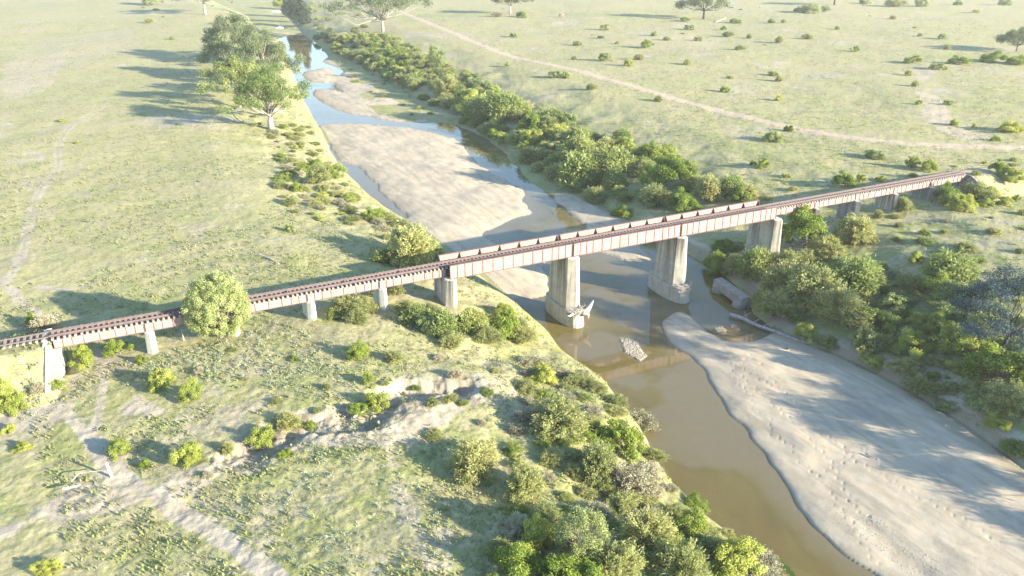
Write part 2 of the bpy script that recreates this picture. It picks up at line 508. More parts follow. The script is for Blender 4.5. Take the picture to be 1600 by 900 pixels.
M = dict(
    ground=ground_material(), water=water_material(), girder=girder_material(),
    flange=rust_material('rusty_red_edge', (.145, .078, .07), (.24, .14, .125)),
    plate=rust_material('rusty_brown_plate', (.14, .105, .096), (.215, .168, .155)),
    rail=rust_material('rusty_rail', (.12, .085, .078), (.20, .15, .135), .6),
    dark=rust_material('dark_steel', (.035, .03, .035), (.08, .06, .06)),
    transom=timber_material('weathered_transom', (.22, .18, .16), (.35, .30, .27)),
    concrete=concrete_material('pier_concrete'),
    pale_concrete=concrete_material('pale_concrete', (.50, .48, .40), (.64, .62, .54), .3),
    old_concrete=concrete_material('old_dark_concrete', (.20, .19, .17), (.34, .32, .29), .6),
    grey_log=timber_material('grey_driftwood', (.22, .20, .18), (.42, .39, .35)),
    pale_log=timber_material('bleached_wood', (.34, .30, .24), (.52, .48, .40)),
    white_paint=timber_material('whitened_post', (.62, .60, .54), (.78, .76, .70)),
    bark=bark_material('grey_bark', (.12, .10, .085), (.26, .23, .20)),
    gum_bark=bark_material('pale_gum_bark', (.20, .175, .145), (.46, .42, .36)),
    dark_bark=bark_material('dark_bark', (.035, .03, .027), (.09, .075, .065)),
    f_gum=foliage_material('eucalypt_leaves', (.11, .14, .07), (.20, .24, .12), (.31, .35, .18)),
    f_gum_green=foliage_material('greener_eucalypt_leaves', (.13, .175, .055), (.24, .295, .095), (.35, .40, .15)),
    f_blue=foliage_material('blue_grey_leaves', (.035, .058, .055), (.07, .105, .102), (.145, .185, .18), .2),
    f_feather=foliage_material('grey_green_feathery_leaves', (.21, .225, .08), (.35, .365, .14), (.49, .505, .215)),
    f_bright=foliage_material('bright_green_leaves', (.13, .19, .03), (.26, .33, .065), (.40, .46, .11), .45),
    f_yellow=foliage_material('yellow_green_leaves', (.20, .24, .045), (.35, .39, .09), (.49, .52, .15), .4),
    f_dry=foliage_material('dry_twigs_and_leaves', (.24, .215, .13), (.36, .33, .21), (.47, .44, .29), .2),
    f_dense=foliage_material('dense_poplar_leaves', (.26, .30, .10), (.42, .45, .18), (.56, .58, .26), .3),
    f_cool=foliage_material('cool_green_leaves', (.17, .21, .075), (.29, .335, .13), (.42, .46, .20), .3),
    f_dark=foliage_material('dark_casuarina_leaves', (.035, .055, .035), (.06, .085, .05), (.11, .14, .075), .15),
    f_grass=foliage_material('grass_blades', (.31, .28, .15), (.36, .35, .16), (.29, .33, .11), .4),
    f_sage=foliage_material('sage_leaves', (.24, .27, .17), (.35, .385, .26), (.47, .50, .36), .2),
    algae=foliage_material('algae_green', (.05, .10, .02), (.08, .16, .03), (.10, .20, .04), .1),
)

# ------------------------------------------------------------------ object helpers


def tag(o, label=None, cat=None, group=None, kind=None):
    if label:
        o['label'] = label
    if cat:
        o['category'] = cat
    if group:
        o['group'] = group
    if kind:
        o['kind'] = kind
    return o


def link(o, parent=None):
    COL.objects.link(o)
    if parent is not None:
        o.parent = parent
    return o


def empty(name, loc=(0, 0, 0), rz=0, **kw):
    o = bpy.data.objects.new(name, None)
    o.empty_display_size = .5
    o.location = loc; o.rotation_euler = (0, 0, rz)
    link(o)
    tag(o, **kw)
    return o


def mesh_np(name, V, Fq, mat, tint=None, smooth_=False, attrs=None):
    me = bpy.data.meshes.new(name)
    V = np.asarray(V, np.float32); Fq = np.asarray(Fq, np.int32)
    k = Fq.shape[1]
    me.vertices.add(len(V)); me.vertices.foreach_set('co', V.ravel())
    me.loops.add(Fq.size); me.loops.foreach_set('vertex_index', Fq.ravel())
    me.polygons.add(len(Fq))
    me.polygons.foreach_set('loop_start', np.arange(0, Fq.size, k, dtype=np.int32))
    me.polygons.foreach_set('loop_total', np.full(len(Fq), k, np.int32))
    if smooth_:
        me.polygons.foreach_set('use_smooth', np.ones(len(Fq), bool))
    if tint is not None:
        attrs = dict(attrs or {}, tint=tint)
    for a, v in (attrs or {}).items():
        at = me.attributes.new(a, 'FLOAT', 'POINT')
        at.data.foreach_set('value', np.asarray(v, np.float32))
    me.update(calc_edges=True)
    me.materials.append(mat)
    return me


class MB:
    """collects shapes for one mesh"""
    def __init__(s):
        s.V = []; s.F = []; s.mi = 0; s.FM = []

    def add(s, vs, fs):
        n = len(s.V); s.FM += [s.mi] * len(fs)
        s.V += [tuple(v) for v in vs]; s.F += [tuple(i + n for i in f) for f in fs]

    def box(s, x0, x1, y0, y1, z0, z1):
        s.add([(x0, y0, z0), (x1, y0, z0), (x1, y1, z0), (x0, y1, z0), (x0, y0, z1), (x1, y0, z1), (x1, y1, z1), (x0, y1, z1)],
              [(0, 3, 2, 1), (4, 5, 6, 7), (0, 1, 5, 4), (1, 2, 6, 5), (2, 3, 7, 6), (3, 0, 4, 7)])

    def loft(s, rings, cap=True):
        n = len(rings[0]); vs = [p for r in rings for p in r]; fs = []
        for k in range(len(rings) - 1):
            for i in range(n):
                j = (i + 1) % n
                fs.append((k * n + i, k * n + j, (k + 1) * n + j, (k + 1) * n + i))
        if cap:
            fs.append(tuple(range(n - 1, -1, -1))); fs.append(tuple((len(rings) - 1) * n + i for i in range(n)))
        s.add(vs, fs)

    def prism(s, poly, y0, y1):      # polygon in xz, extruded along y
        s.loft([[(x, y0, z) for x, z in poly], [(x, y1, z) for x, z in poly]])

    def tube(s, pts, radii, n=7):
        pts = [np.array(p, float) for p in pts]; rings = []
        for i, p in enumerate(pts):
            d = pts[min(i + 1, len(pts) - 1)] - pts[max(i - 1, 0)]
            d = d / (np.linalg.norm(d) + 1e-9)
            a = np.cross(d, (0, 0, 1) if abs(d[2]) < .9 else (1, 0, 0)); a /= np.linalg.norm(a) + 1e-9
            b = np.cross(d, a); r = radii[i]
            rings.append([tuple(p + r * (math.cos(t) * a + math.sin(t) * b)) for t in [2 * math.pi * k / n for k in range(n)]])
        s.loft(rings)

    def mesh(s, name, mat, smooth_=False):
        me = bpy.data.meshes.new(name)
        me.from_pydata(s.V, [], s.F)
        if smooth_:
            for p in me.polygons:
                p.use_smooth = True
        for q in (mat if isinstance(mat, (list, tuple)) else [mat]):
            me.materials.append(q)
        me.polygons.foreach_set('material_index', s.FM)
        me.update()
        return me

    def build(s, name, mat, parent=None, smooth_=False):
        return link(bpy.data.objects.new(name, s.mesh(name, mat, smooth_)), parent)


def ob(name, me, parent=None):
    return link(bpy.data.objects.new(name, me), parent)


# ------------------------------------------------------------------ terrain sheet
def build_ground():
    va = math.degrees(YAW)
    fine = np.linspace(-38.5, 38.5, 1060)
    rest = np.linspace(38.5, 321.5, 70)[1:-1]
    ang = np.radians(np.concatenate([fine, rest]) + va)
    Hc = CAM[2] - 8.0
    dep = np.radians(np.linspace(62, 2.6, 800))
    rad = Hc / np.tan(dep)
    rad = np.concatenate([[0.5, 8, 16], rad, np.geomspace(rad[-1] * 1.06, 7000, 16)])
    A, R = np.meshgrid(ang, rad, indexing='xy')
    x = CAM[0] + R * np.cos(A); y = CAM[1] + R * np.sin(A)
    sh = x.shape
    x = x.ravel(); y = y.ravel()
    z = height(x, y)
    n, k = sh[1], sh[0]
    i = np.arange(n); j = (i + 1) % n
    base = (np.arange(k - 1) * n)[:, None]
    Q = np.stack([base + i, base + j, base + n + j, base + n + i], -1).reshape(-1, 4)
    # ground cover masks: sand, bare soil, lush and dry grass, plus embankments toned down against sun
    dl, sl, _ = seg_dist(x, y, LB); dr, sr, _ = seg_dist(x, y, RB)
    DL = dl * sl; DR = -dr * sr
    wob = (fbm(x, y, 6, 101, 3) - .5) * 3
    bed = ((DL < 0) & (DR < 0)).astype(float)
    sand = np.where(bed > 0, 1., 0.)
    sand = np.where(inside(x + wob, y + wob, ISLAND) & (fbm(x, y, 12, 107, 3) > .42), 0., sand)
    tongue = at_z([(862, 302), (885, 303), (905, 312), (950, 335), (1010, 352), (1050, 372), (1090, 400), (1080, 425), (1030, 420), (960, 400), (900, 350), (870, 322)], .2)[:, :2]
    sand = np.where((bed > 0) & (DR > -9 - wob) & (y > 34) & ~inside(x + wob * .4, y + wob * .4, tongue), 0., sand)
    sand = np.where(y > 400, 0., sand)
    sand = np.where((DL > -1.6) & (z > .06), .1, sand)
    scarp = smooth(-.2, .6, DR) * smooth(5.5 + wob, 2.5, DR) * (y < 30)
    sand = np.where(DR > -.1, np.maximum(sand * 0, scarp * (.40 + .5 * fbm(x, y, 3, 141, 3))), sand)
    green = .28 + (fbm(x, y, 40, 111, 4) - .5) * 1.3
    near_bank = np.minimum(np.where(DL > 0, DL, 999), np.where(DR > 0, DR, 999))
    green = green + .30 * smooth(30, 4, near_bank)
    rightside = (DR > 0)
    green = np.where(rightside, green + .35 * smooth(60, 25, DR) * smooth(30, -10, y), green - .0)
    green = np.where(rightside & (y > 60), green - .42 * smooth(60, 110, y) , green)
    green = np.where((DL > 25) & (y > 8), green - .18, green)
    green = np.where(bed > 0, .75, green)
    soil = smooth(.60, .76, fbm(x, y, 22, 121, 5)) * .5 + smooth(.60, .72, fbm(x, y, 5, 127, 4)) * .45
    red = np.zeros_like(x)

    def path(px, w, s=1., r=0., z0=8.4, jit=1.0):
        P = chaikin(at_z(px, z0)[:, :2], 2)
        lo = P.min(0) - 12; hi = P.max(0) + 12
        m = (x > lo[0]) & (x < hi[0]) & (y > lo[1]) & (y < hi[1])
        if not m.any():
            return
        d, _, _ = seg_dist(x[m], y[m], P)
        d = d + (fbm(x[m], y[m], 2.5, 131, 3) - .5) * w * jit
        k_ = smooth(w, w * .45, d) * s
        soil[m] = np.maximum(soil[m], k_); red[m] = np.maximum(red[m], k_ * r)

    def patch(px, s=1., r=0., z0=8.2, soft=2.5, arr=None):
        P = at_z(px, z0)[:, :2]
        lo = P.min(0) - 8; hi = P.max(0) + 8
        m = (x > lo[0]) & (x < hi[0]) & (y > lo[1]) & (y < hi[1])
        if not m.any():
            return
        d, _, _ = seg_dist(x[m], y[m], P, True)
        d = np.where(inside(x[m], y[m], P), d, -d) + (fbm(x[m], y[m], 4, 137, 4) - .5) * soft * 2
        k_ = smooth(-soft * .3, soft * .4, d) * s
        tgt = soil if arr is None else arr
        tgt[m] = np.maximum(tgt[m], k_)
        if arr is None:
            red[m] = np.maximum(red[m], k_ * r)
    path([(600, 5), (660, 32), (720, 58), (780, 82), (850, 98), (950, 124), (1050, 153), (1150, 179), (1250, 202), (1350, 218), (1450, 228), (1640, 230)], 3.0, 1.2, .8)
    path([(1330, 238), (1250, 205), (1200, 196)], 1.2, .5, .3)
    for dx in (0, 9):
        path([(168 + dx, 160), (130 + dx, 182), (96 + dx, 205), (84 + dx, 235), (88 + dx, 262), (62 + dx, 290), (48 + dx, 318), (40 + dx, 345), (30 + dx, 400), (5 + dx, 440)], .55, .85, .1)
    path([(0, 432), (30, 465), (60, 492), (72, 512)], 1.1, .8, .1)
    path([(60, 445), (100, 450), (150, 437)], 1.0, .7, .1)
    path([(95, 640), (150, 685), (180, 732), (215, 752), (262, 785), (340, 830), (395, 868), (440, 905)], 1.15, 1., .1)
    path([(152, 545), (163, 570), (158, 620), (143, 672)], .8, .95, .1)
    patch([(-10, 812), (60, 783), (120, 755), (170, 735), (205, 758), (240, 782), (180, 805), (100, 812), (40, 830), (-10, 855)], .95, .05)
    patch([(270, 738), (330, 722), (400, 695), (470, 672), (540, 655), (620, 640), (660, 622), (700, 618), (720, 630), (690, 655), (640, 690), (600, 695), (540, 690), (480, 706), (400, 728), (330, 762), (290, 775)], .95, .05)
    patch([(595, 690), (625, 700), (650, 780), (700, 860), (690, 905), (640, 905), (610, 800)], .62, .1)
    patch([(130, 540), (190, 545), (205, 565), (150, 590)], .7, .4)
    patch([(170, 650), (215, 620), (240, 640), (180, 672)], .85, .4)
    patch([(220, 690), (280, 665), (330, 640), (420, 620), (380, 655), (300, 700), (240, 712)], .55, .3)
    patch([(730, 575), (790, 560), (850, 600), (820, 640), (740, 620)], .5, .1)
    patch([(1430, 145), (1470, 150), (1500, 200), (1560, 215), (1520, 225), (1470, 205), (1440, 180)], .7, .6)
    patch([(1440, 130), (1480, 105), (1420, 108)], .6, .5)
    patch([(1430, 500), (1500, 560), (1540, 600), (1500, 610), (1430, 560)], .8, .1, 5.5)
    patch([(1300, 380), (1340, 372), (1330, 400), (1310, 400)], .4, .2)
    patch([(60, 60), (200, 45), (230, 75), (120, 110), (10, 90)], .45, .3)
    patch([(0, 100), (110, 80), (80, 140), (0, 160)], .55, .4)
    patch([(1000, 40), (1140, 60), (1090, 90), (980, 70)], .4, .3)
    for p in ([(-10, 818), (60, 786), (120, 760), (170, 742), (205, 760), (232, 780), (180, 796), (100, 806), (40, 822), (-10, 846)],
              [(290, 748), (330, 728), (400, 700), (470, 676), (540, 658), (620, 643), (660, 625), (700, 622), (712, 632), (680, 652), (640, 684), (600, 690), (560, 678), (480, 698), (400, 720), (330, 755)],
              [(230, 756), (262, 752), (330, 800), (300, 805)]):
        patch(p, .8, arr=sand, soft=2.2)
    for p in ([(600, 20), (760, 20), (800, 26), (620, 34)], [(850, 18), (1090, 26), (1130, 33), (900, 27)], [(1400, 80), (1600, 88), (1600, 98), (1420, 92)],
              [(330, 0), (420, 0), (440, 60), (385, 48), (350, 20)], [(130, 470), (300, 460), (320, 500), (120, 505)], [(450, 395), (650, 385), (690, 410), (380, 470)],
              [(380, 500), (470, 490), (520, 540), (400, 560)], [(1300, 330), (1500, 350), (1480, 420), (1280, 400)], [(0, 740), (70, 730), (60, 800), (0, 810)],
              [(230, 780), (330, 850), (440, 910), (250, 910)], [(160, 560), (240, 580), (220, 620), (165, 640)], [(880, 300), (1000, 345), (1100, 350), (960, 310)]):
        patch(p, .85, arr=green, soft=6)
    dg, _, ag = seg_dist(x, y, GULLY)
    gm = smooth(4.2, 2.2, dg + wob * .5) * (ag > 0) * (np.abs(x + 20) < 45)
    soil = np.maximum(soil, gm); green = np.where(gm > .3, .1, green); dark_g = gm * .45 * (fbm(x, y, 2, 149, 3) > .42)  # soil darkened in broken patches along the gully
    sand = np.where(dg < 3.0 + wob * .3, 0, sand)
    emb = (x < -49) & (np.abs(y) < 9)
    soil = np.where(emb & (np.abs(y) < 2.0) & (x > -56), .35, soil)
    soil = np.where((x > 110) & (x < 122) & (np.abs(y) < 9), .55, soil)  # browner tone to hold down the sunlit mound's brightness
    green = np.where((x < -47) & (np.abs(y) < 12), .95, green)  # lower-albedo green to hold down the sunlit mound's brightness
    steep = smooth(.6, 1.4, DR) * smooth(5, 2.4, DR) * rightside * (y > -75) * (y < 5)
    soil = np.maximum(soil, steep * .5)
    damp = np.where(bed > 0, smooth(.16, .02, z), 0)
    damp = np.maximum(damp, bed * smooth(2.8, .6, dr + wob * .5) * .75)
    damp = np.maximum(damp, np.where((DR > -.1) & (DR < 2), .9, 0))
    damp = np.maximum(damp, dark_g)
    bare = ((x < -49.4) | (x > 110)) & (x < 124) & (np.abs(y) > 2.4) & (np.abs(y) < 9)
    soil = np.where(bare, .42, soil); damp = np.where(bare, .45, damp)  # embankment slopes coloured darker to offset their sunlit brightness
    V = np.stack([x, y, z], -1)
    # inner disc centre is closed by a cap fan
    me = mesh_np('ground', V, Q, M['ground'], smooth_=True,
                 attrs=dict(sand=sand, soil=np.clip(soil, 0, 1), green=np.clip(green, -.5, 1.2), damp=np.clip(damp, 0, 1), red=red))
    o = ob('ground', me)
    tag(o, 'grassy river plain with eroded banks and sandy river bed', 'ground', kind='structure')
    return o


build_ground()


def build_water():
    Vs = []; Qs = []; n0 = 0
    for xs, ys in ((np.arange(-10, 135, .8), np.arange(-130, 60.01, .8)), (np.arange(-10, 135, 2.0), np.arange(ys_far0, 960, 3.0))):
        X, Y = np.meshgrid(xs, ys)
        cx = (X[:-1, :-1] + X[1:, 1:]) / 2; cy = (Y[:-1, :-1] + Y[1:, 1:]) / 2
        dl, sl, _ = seg_dist(cx, cy, LB); dr, sr, _ = seg_dist(cx, cy, RB)
        ok = (dl * sl < 3) & (-dr * sr < 2.2)
        n = X.shape[1]
        i, j = np.nonzero(ok)
        q = np.stack([i * n + j, i * n + j + 1, (i + 1) * n + j + 1, (i + 1) * n + j], -1)
        used, inv = np.unique(q, return_inverse=True)
        Vs.append(np.stack([X.ravel(), Y.ravel(), np.zeros(X.size)], -1)[used]); Qs.append(inv.reshape(-1, 4) + n0); n0 += len(used)
    V = np.vstack(Vs)
    depth = np.maximum(0, -height(V[:, 0], V[:, 1]))
    me = mesh_np('river_water', V, np.vstack(Qs), M['water'], attrs=dict(silt=.42 + .46 * (1 - np.exp(-depth * 2.2))))
    tag(ob('river_water', me), 'shallow brown river water winding between sandbars', 'river', kind='structure')


ys_far0 = -130 + .8 * 237
build_water()

# ------------------------------------------------------------------ the railway bridge
SPAN, MAIN = 9.84, 20.1
XR = 3 * MAIN + .15
BOT_A = ZD - .3 - 1.07
bridge = empty('railway_bridge', (0, 0, 0), label='long rusty railway girder bridge crossing the sandy river on concrete piers', cat='bridge')


def girder(x0, x1, yf, yb, z0, z1, panels, outer, flange_w, parent, two_sided=True):
    """plate girder: web plate, top and bottom flanges and stiffeners, riveted into one piece"""
    w = MB(); yc = (yf + yb) / 2
    w.box(x0, x1, yf, yb, z0 + .034, z1 - .034)
    w.mi = 1
    w.box(x0 - .01, x1 + .01, yc - flange_w / 2, yc + flange_w / 2, z1 - .035, z1 + .02)
    w.box(x0 - .01, x1 + .01, yc - flange_w / 2, yc + flange_w / 2, z0 - .02, z0 + .035)
    x = x0; pos = [x0 + .03]
    for p in panels:
        x += p; pos.append(min(x, x1 - .03))
    for q in pos:
        for sg in ((-1, 1) if two_sided else (outer,)):
            e = yf if sg < 0 else yb
            a, b = sorted((e - sg * .002, e + sg * .085))
            w.box(q - .022, q + .022, a, b, z0 + .033, z1 - .033)
    return w.build('plate_girder', [M['girder'], M['flange']], parent)


A_PAN = [1.0, 1.0, 1.2, 1.72, 1.72, 1.2, 1.0, 1.0]
A_PAN = [p * (SPAN - .1) / sum(A_PAN) for p in A_PAN]


def approach(x0, x1, seed):
    for yo in (-1.14, 1.14):
        girder(x0 + .05, x1 - .05, yo - .02, yo + .02, BOT_A, ZD - .28, [p * (x1 - x0 - .1) / (SPAN - .1) for p in A_PAN], 1 if yo > 0 else -1, .26, bridge)
    for k in range(5):
        b = MB()
        b.box(-.04, .04, -1.11, 1.11, BOT_A + .15, BOT_A + .3)
        b.tube([(0, -1.11, BOT_A + .2), (0, 1.11, ZD - .4)], [.03, .03], 4); b.tube([(0, 1.11, BOT_A + .2), (0, -1.11, ZD - .4)], [.03, .03], 4)
        o = b.build('cross_frame', M['dark'], bridge); o.location.x = x0 + .3 + k * (x1 - x0 - .6) / 4


for i in range(5):
    approach(-(i + 1) * SPAN, -i * SPAN, 10 + i)
for i in range(5):
    approach(XR + i * 10.03, XR + (i + 1) * 10.03, 20 + i)
# one transom object per sleeper is countable far past a hundred: the nearest hundred are parts, the rest one part
BX0, BX1 = -5 * SPAN - .1, XR + 5 * 10.03 + .1
rnd = random.Random(4)
tm = MB(); tm.box(-.125, .125, -1.36, 1.36, -.13, .13)
tmesh = tm.mesh('transom', M['transom'])
rest = MB(); k = 0; xx = BX0 + .2
while xx < BX1:
    near_main = 0 < xx < XR
    half = 1.36 if not near_main else 1.3
    jx, jy, jr = rnd.uniform(-.03, .03), rnd.uniform(-.08, .08), rnd.uniform(-.02, .02)
    if k < 100 and not near_main:
        t = ob('transom', tmesh, bridge)
        t.location = (xx + jx, jy, ZD - .14); t.rotation_euler = (0, 0, jr)
        k += 1
    else:
        rest.box(xx + jx - .125, xx + jx + .125, -half + jy, half + jy, ZD - .27, ZD - .01)
    xx += .6
tag(rest.build('transoms_beyond', M['transom'], bridge), kind='stuff')

# longitudinal plates, rails and guard rails
for sgn in (-1, 1):
    yc = sgn * .66
    p = MB()
    p.box(BX0, BX1, yc - .30, yc + .30, ZD - .006, ZD + .014)
    p.build('deck_plate', M['plate'], bridge)
    r = MB()
    for x0, x1 in ((BX0 - .2, BX1 + .6),):
        yr = sgn * .7175
        r.box(x0, x1, yr - .065, yr + .065, ZD + .012, ZD + .032)
        r.box(x0, x1, yr - .009, yr + .009, ZD + .030, ZD + .13)
        r.box(x0, x1, yr - .035, yr + .035, ZD + .128, ZD + .165)
    r.build('rail', M['rail'], bridge)
    g = MB()
    yr = sgn * .46
    g.box(BX0, BX1, yr - .05, yr + .05, ZD + .012, ZD + .03)
    g.box(BX0, BX1, yr - .008, yr + .008, ZD + .028, ZD + .10)
    g.box(BX0, BX1, yr - .03, yr + .03, ZD + .098, ZD + .13)
    g.build('guard_rail', M['rail'], bridge)
for xx in (-6.4, -14.2, -21.9, 84.0):
    cleat = MB(); cleat.box(-.06, .06, -.36, .36, ZD + .014, ZD + .12)
    cleat.build('tie_bar', M['transom'], bridge).location.x = xx

# main half-through spans
M_Y, M_Z0, M_Z1 = 2.24, ZD - 1.47, ZD + .56
pw = [1.15] * 3 + [(MAIN - 6.9 - .3) / 8] * 8 + [1.15] * 3
for s in range(3):
    x0 = s * MAIN + (.15 if s == 0 else .12); x1 = (s + 1) * MAIN - .12 + (.2 if s == 2 else 0)
    for yo in (-M_Y, M_Y):
        g = girder(x0, x1, yo - .025, yo + .025, M_Z0, M_Z1, [p * (x1 - x0) / sum(pw) for p in pw], 1 if yo > 0 else -1, .40, bridge, False)
        inn = -1 if yo > 0 else 1
        for k in range(7):
            kb = MB()
            y0 = yo + inn * .023
            poly = [(y0, ZD - .30), (y0 + inn * .62, ZD - .30), (y0 + inn * .10, M_Z1 - .05), (y0, M_Z1 - .05)]
            kb.loft([[(-.03, a, b) for a, b in poly], [(.03, a, b) for a, b in poly]])
            kb.box(-.09, .09, *sorted((y0 + inn * .04, y0 + inn * .10)), ZD - .3, M_Z1 - .06)
            kb.build('knee_brace', M['flange'], g).location.x = x0 + .12 + k * (x1 - x0 - .24) / 6
    for k in range(7):
        f = MB(); f.box(-.12, .12, -M_Y + .04, M_Y - .04, M_Z0 + .25, ZD - .32)
        f.build('floor_beam', M['dark'], bridge).location.x = x0 + .12 + k * (x1 - x0 - .24) / 6
    for yo in (-.72, .72):
        f = MB(); f.box(x0 + .1, x1 - .1, yo - .08, yo + .08, ZD - .6, ZD - .275)
        f.build('rail_bearer', M['dark'], bridge)

# bearings and end frames over the two end river piers
for xx, nm in ((0.0, -1), (XR, 1)):
    e = MB()
    e.box(xx - .55 if nm < 0 else xx - .25, xx + .22 if nm < 0 else xx + .05, -1.02, 1.02, ZD - .9, ZD - .75)
    for yo in (-.8, .8):
        e.box(xx - .5 if nm < 0 else xx - .2, xx - .42 if nm < 0 else xx - .12, yo - .05, yo + .05, ZD - 1.45, ZD - .3)
    e.build('end_frame', M['dark'], bridge)
for xx in (0.45, MAIN - .4, MAIN + .4, 2 * MAIN - .4, 2 * MAIN + .4, XR - .4):
    for yo in (-M_Y, M_Y):
        bear = MB(); bear.box(xx - .2, xx + .2, yo - .18, yo + .18, M_Z0 - .17, M_Z0 - .018)
        bear.build('bearing', M['dark'], bridge)


def pier_ring(x, z, h, y, a, yc=0, wob=0):
    return [(x - h, yc - y, z), (x, yc - a, z), (x + h, yc - y, z), (x + h, yc + y, z), (x, yc + a, z), (x - h, yc + y, z)]


def pier(x, ztop, zbot, ht, hb, yt, yb, at, ab, mat='concrete', label='', name='bridge_pier', cap=True, foot=None, group='concrete piers under the railway bridge'):
    p = empty(name, (x, 0, zbot), label=label, cat='pier', group=group)
    b = MB(); n = 9; rings = []
    for i in range(n):
        t = i / (n - 1); z = (zbot + (ztop - zbot) * t) - zbot
        l = lambda u, v: u + (v - u) * t
        rings.append(pier_ring(0, z, l(hb, ht), l(yb, yt), l(ab, at)))
    b.loft(rings)
    b.build('pier_shaft', M[mat], p)
    if cap:
        c = MB()
        c.loft([pier_ring(0, ztop - zbot + .003, ht - .12, yt - .15, at - .25), pier_ring(0, ztop - zbot + .13, ht - .16, yt - .2, at - .32)])
        c.build('bearing_shelf', M['pale_concrete'], p)
    if foot:
        hw, yy, aa, z0, z1 = foot
        f = MB(); rings = []
        for z, k in ((z0, 1.10), (z0 + (z1 - z0) * .45, 1.05), (z1 - .12, 1.0), (z1, .93)):
            ring = []
            for q in range(28):
                th = 2 * math.pi * q / 28
                cx, cy = math.cos(th), math.sin(th)
                rx = math.copysign(abs(cx) ** .8, cx) * hw * k
                ry = math.copysign(abs(cy) ** .75, cy) * (aa if cy < 0 else aa * .95) * k
                ring.append((rx, ry, z - zbot))
            rings.append(ring)
        f.loft(rings)
        f.build('pier_footing', M['concrete'], p)
    return p


WT = 0.0
pier(MAIN, M_Z0 - .18, 2.55, 1.0, 1.25, 2.6, 2.8, 3.4, 3.7, foot=(1.72, 3.4, 4.75, -1.0, 2.56), label='tall concrete river pier with flood debris hanging off its footing like a beak')
pier(2 * MAIN + .2, M_Z0 - .18, 2.55, 1.0, 1.3, 2.6, 2.8, 3.4, 3.7, foot=(1.8, 3.4, 4.75, -1.0, 2.56), label='tall concrete river pier standing in deep blue water with twigs around its nose')
pier(.25, ZD - 1.6, 3.8, .85, .95, 2.2, 2.3, 2.95, 3.1, label='stout grey pier at the edge of bushes where the high river girders begin')
pier(XR + .1, ZD - 1.6, 2.6, .9, 1.15, 2.9, 3.1, 3.6, 3.8, label='wide stained pier among shrubs on the far bank where the high girders end')
lab = ['short pale pier just left of the stout bank pier, in front of leafy shrubs', 'short pale pier second from the stout bank pier, on open grass',
       'pale pier mostly hidden behind the round yellow-green tree', 'pale pier nearest the left abutment with bushes at its foot']
for i in range(1, 5):
    pier(-i * SPAN + .35, BOT_A - .03, 6.2, .52, .66, 1.5, 1.6, 2.05, 2.2, 'pale_concrete', lab[i - 1])
lab = ['grey approach pier whose top peeps out above a leafy green tree', 'grey approach pier half sunk in dark shrubs past the leafy tree',
       'tall angular grey approach pier standing clear above grassy slope', 'short dark approach pier nearest the right abutment']
for i, zb in zip(range(1, 5), (4.2, 4.9, 6.2, 7.0)):
    pier(XR + i * 10.03 + .1, BOT_A - .03, zb - .6, .52, .7, 1.9, 2.0, 2.5, 2.65, 'concrete' if i % 2 else 'old_concrete', lab[i - 1])


def abutment(x, sgn, mat, label):
    """bridge seat, back wall and two splayed, sloping wing walls"""
    a = empty('bridge_abutment', (x, 0, 7.2), label=label, cat='abutment', group='abutments at the ends of the bridge')
    b = MB(); z = lambda v: v - 7.2
    b.box(-.35 if sgn < 0 else -.55, .55 if sgn < 0 else .35, -2.35, 2.35, z(6.2), z(BOT_A - .05))
    b.build('bridge_seat', M[mat], a)
    c = MB(); xa, xb = sorted((sgn * .36, sgn * .8))
    c.box(xa, xb, -2.3, 2.3, z(6.5), z(ZD - .3)); c.build('back_wall', M[mat], a)
    for sy in (-1, 1):
        w = MB()
        L = 5.4
        # the wall runs out sideways and falls away, battered at its foot
        y0, y1 = sy * 2.4, sy * (2.4 + L)
        prof = lambda t: (sgn * (.1 + .5 * t), y0 + (y1 - y0) * t)
        top = []; bot = []; rings = []
        for t in np.linspace(0, 1, 7):
            px, py = prof(t); zt = z(min(ZD - .42, ZD - .42 - (abs(py) - 2.5) / 1.75) + .12); zb = z(5.9)
            bt = .95 * (1 - .75 * t)
            rings.append([(px - sgn * (.1 + bt), py, zb), (px - sgn * .12, py, zt), (px + sgn * .38, py, zt), (px + sgn * .5, py, zb)])
        w.loft(rings); w.build('wing_wall', M[mat], a)
    return a


abutment(-5 * SPAN - .15, -1, 'pale_concrete', 'bright white concrete abutment with sloping wing wall at the left end')
abutment(XR + 5 * 10.03 + .15, 1, 'old_concrete', 'dark stained abutment with sloping wing wall at the right end')

# approach track on the left embankment
trk = empty('railway_track', (BX0 - 6, 0, ZD - .3), label='overgrown railway track leading onto the bridge from the left', cat='railway track')
xx = -.3 + 6 - .9
rnd = random.Random(9)
sl = MB(); sl.box(-.12, .12, -1.25, 1.25, -.1, .1); slm = sl.mesh('sleeper', M['transom'])
for i in range(26):
    t = ob('sleeper', slm, trk); t.location = (5.2 - i * .65, rnd.uniform(-.08, .08), .12); t.rotation_euler = (rnd.uniform(-.02, .02), 0, rnd.uniform(-.05, .05))
for sgn in (-1, 1):
    r = MB(); yr = sgn * .7175
    r.box(-12, 5.75, yr - .06, yr + .06, .225, .24); r.box(-12, 5.75, yr - .009, yr + .009, .241, .33); r.box(-12, 5.75, yr - .035, yr + .035, .331, .365)
    r.build('rail', M['rail'], trk)

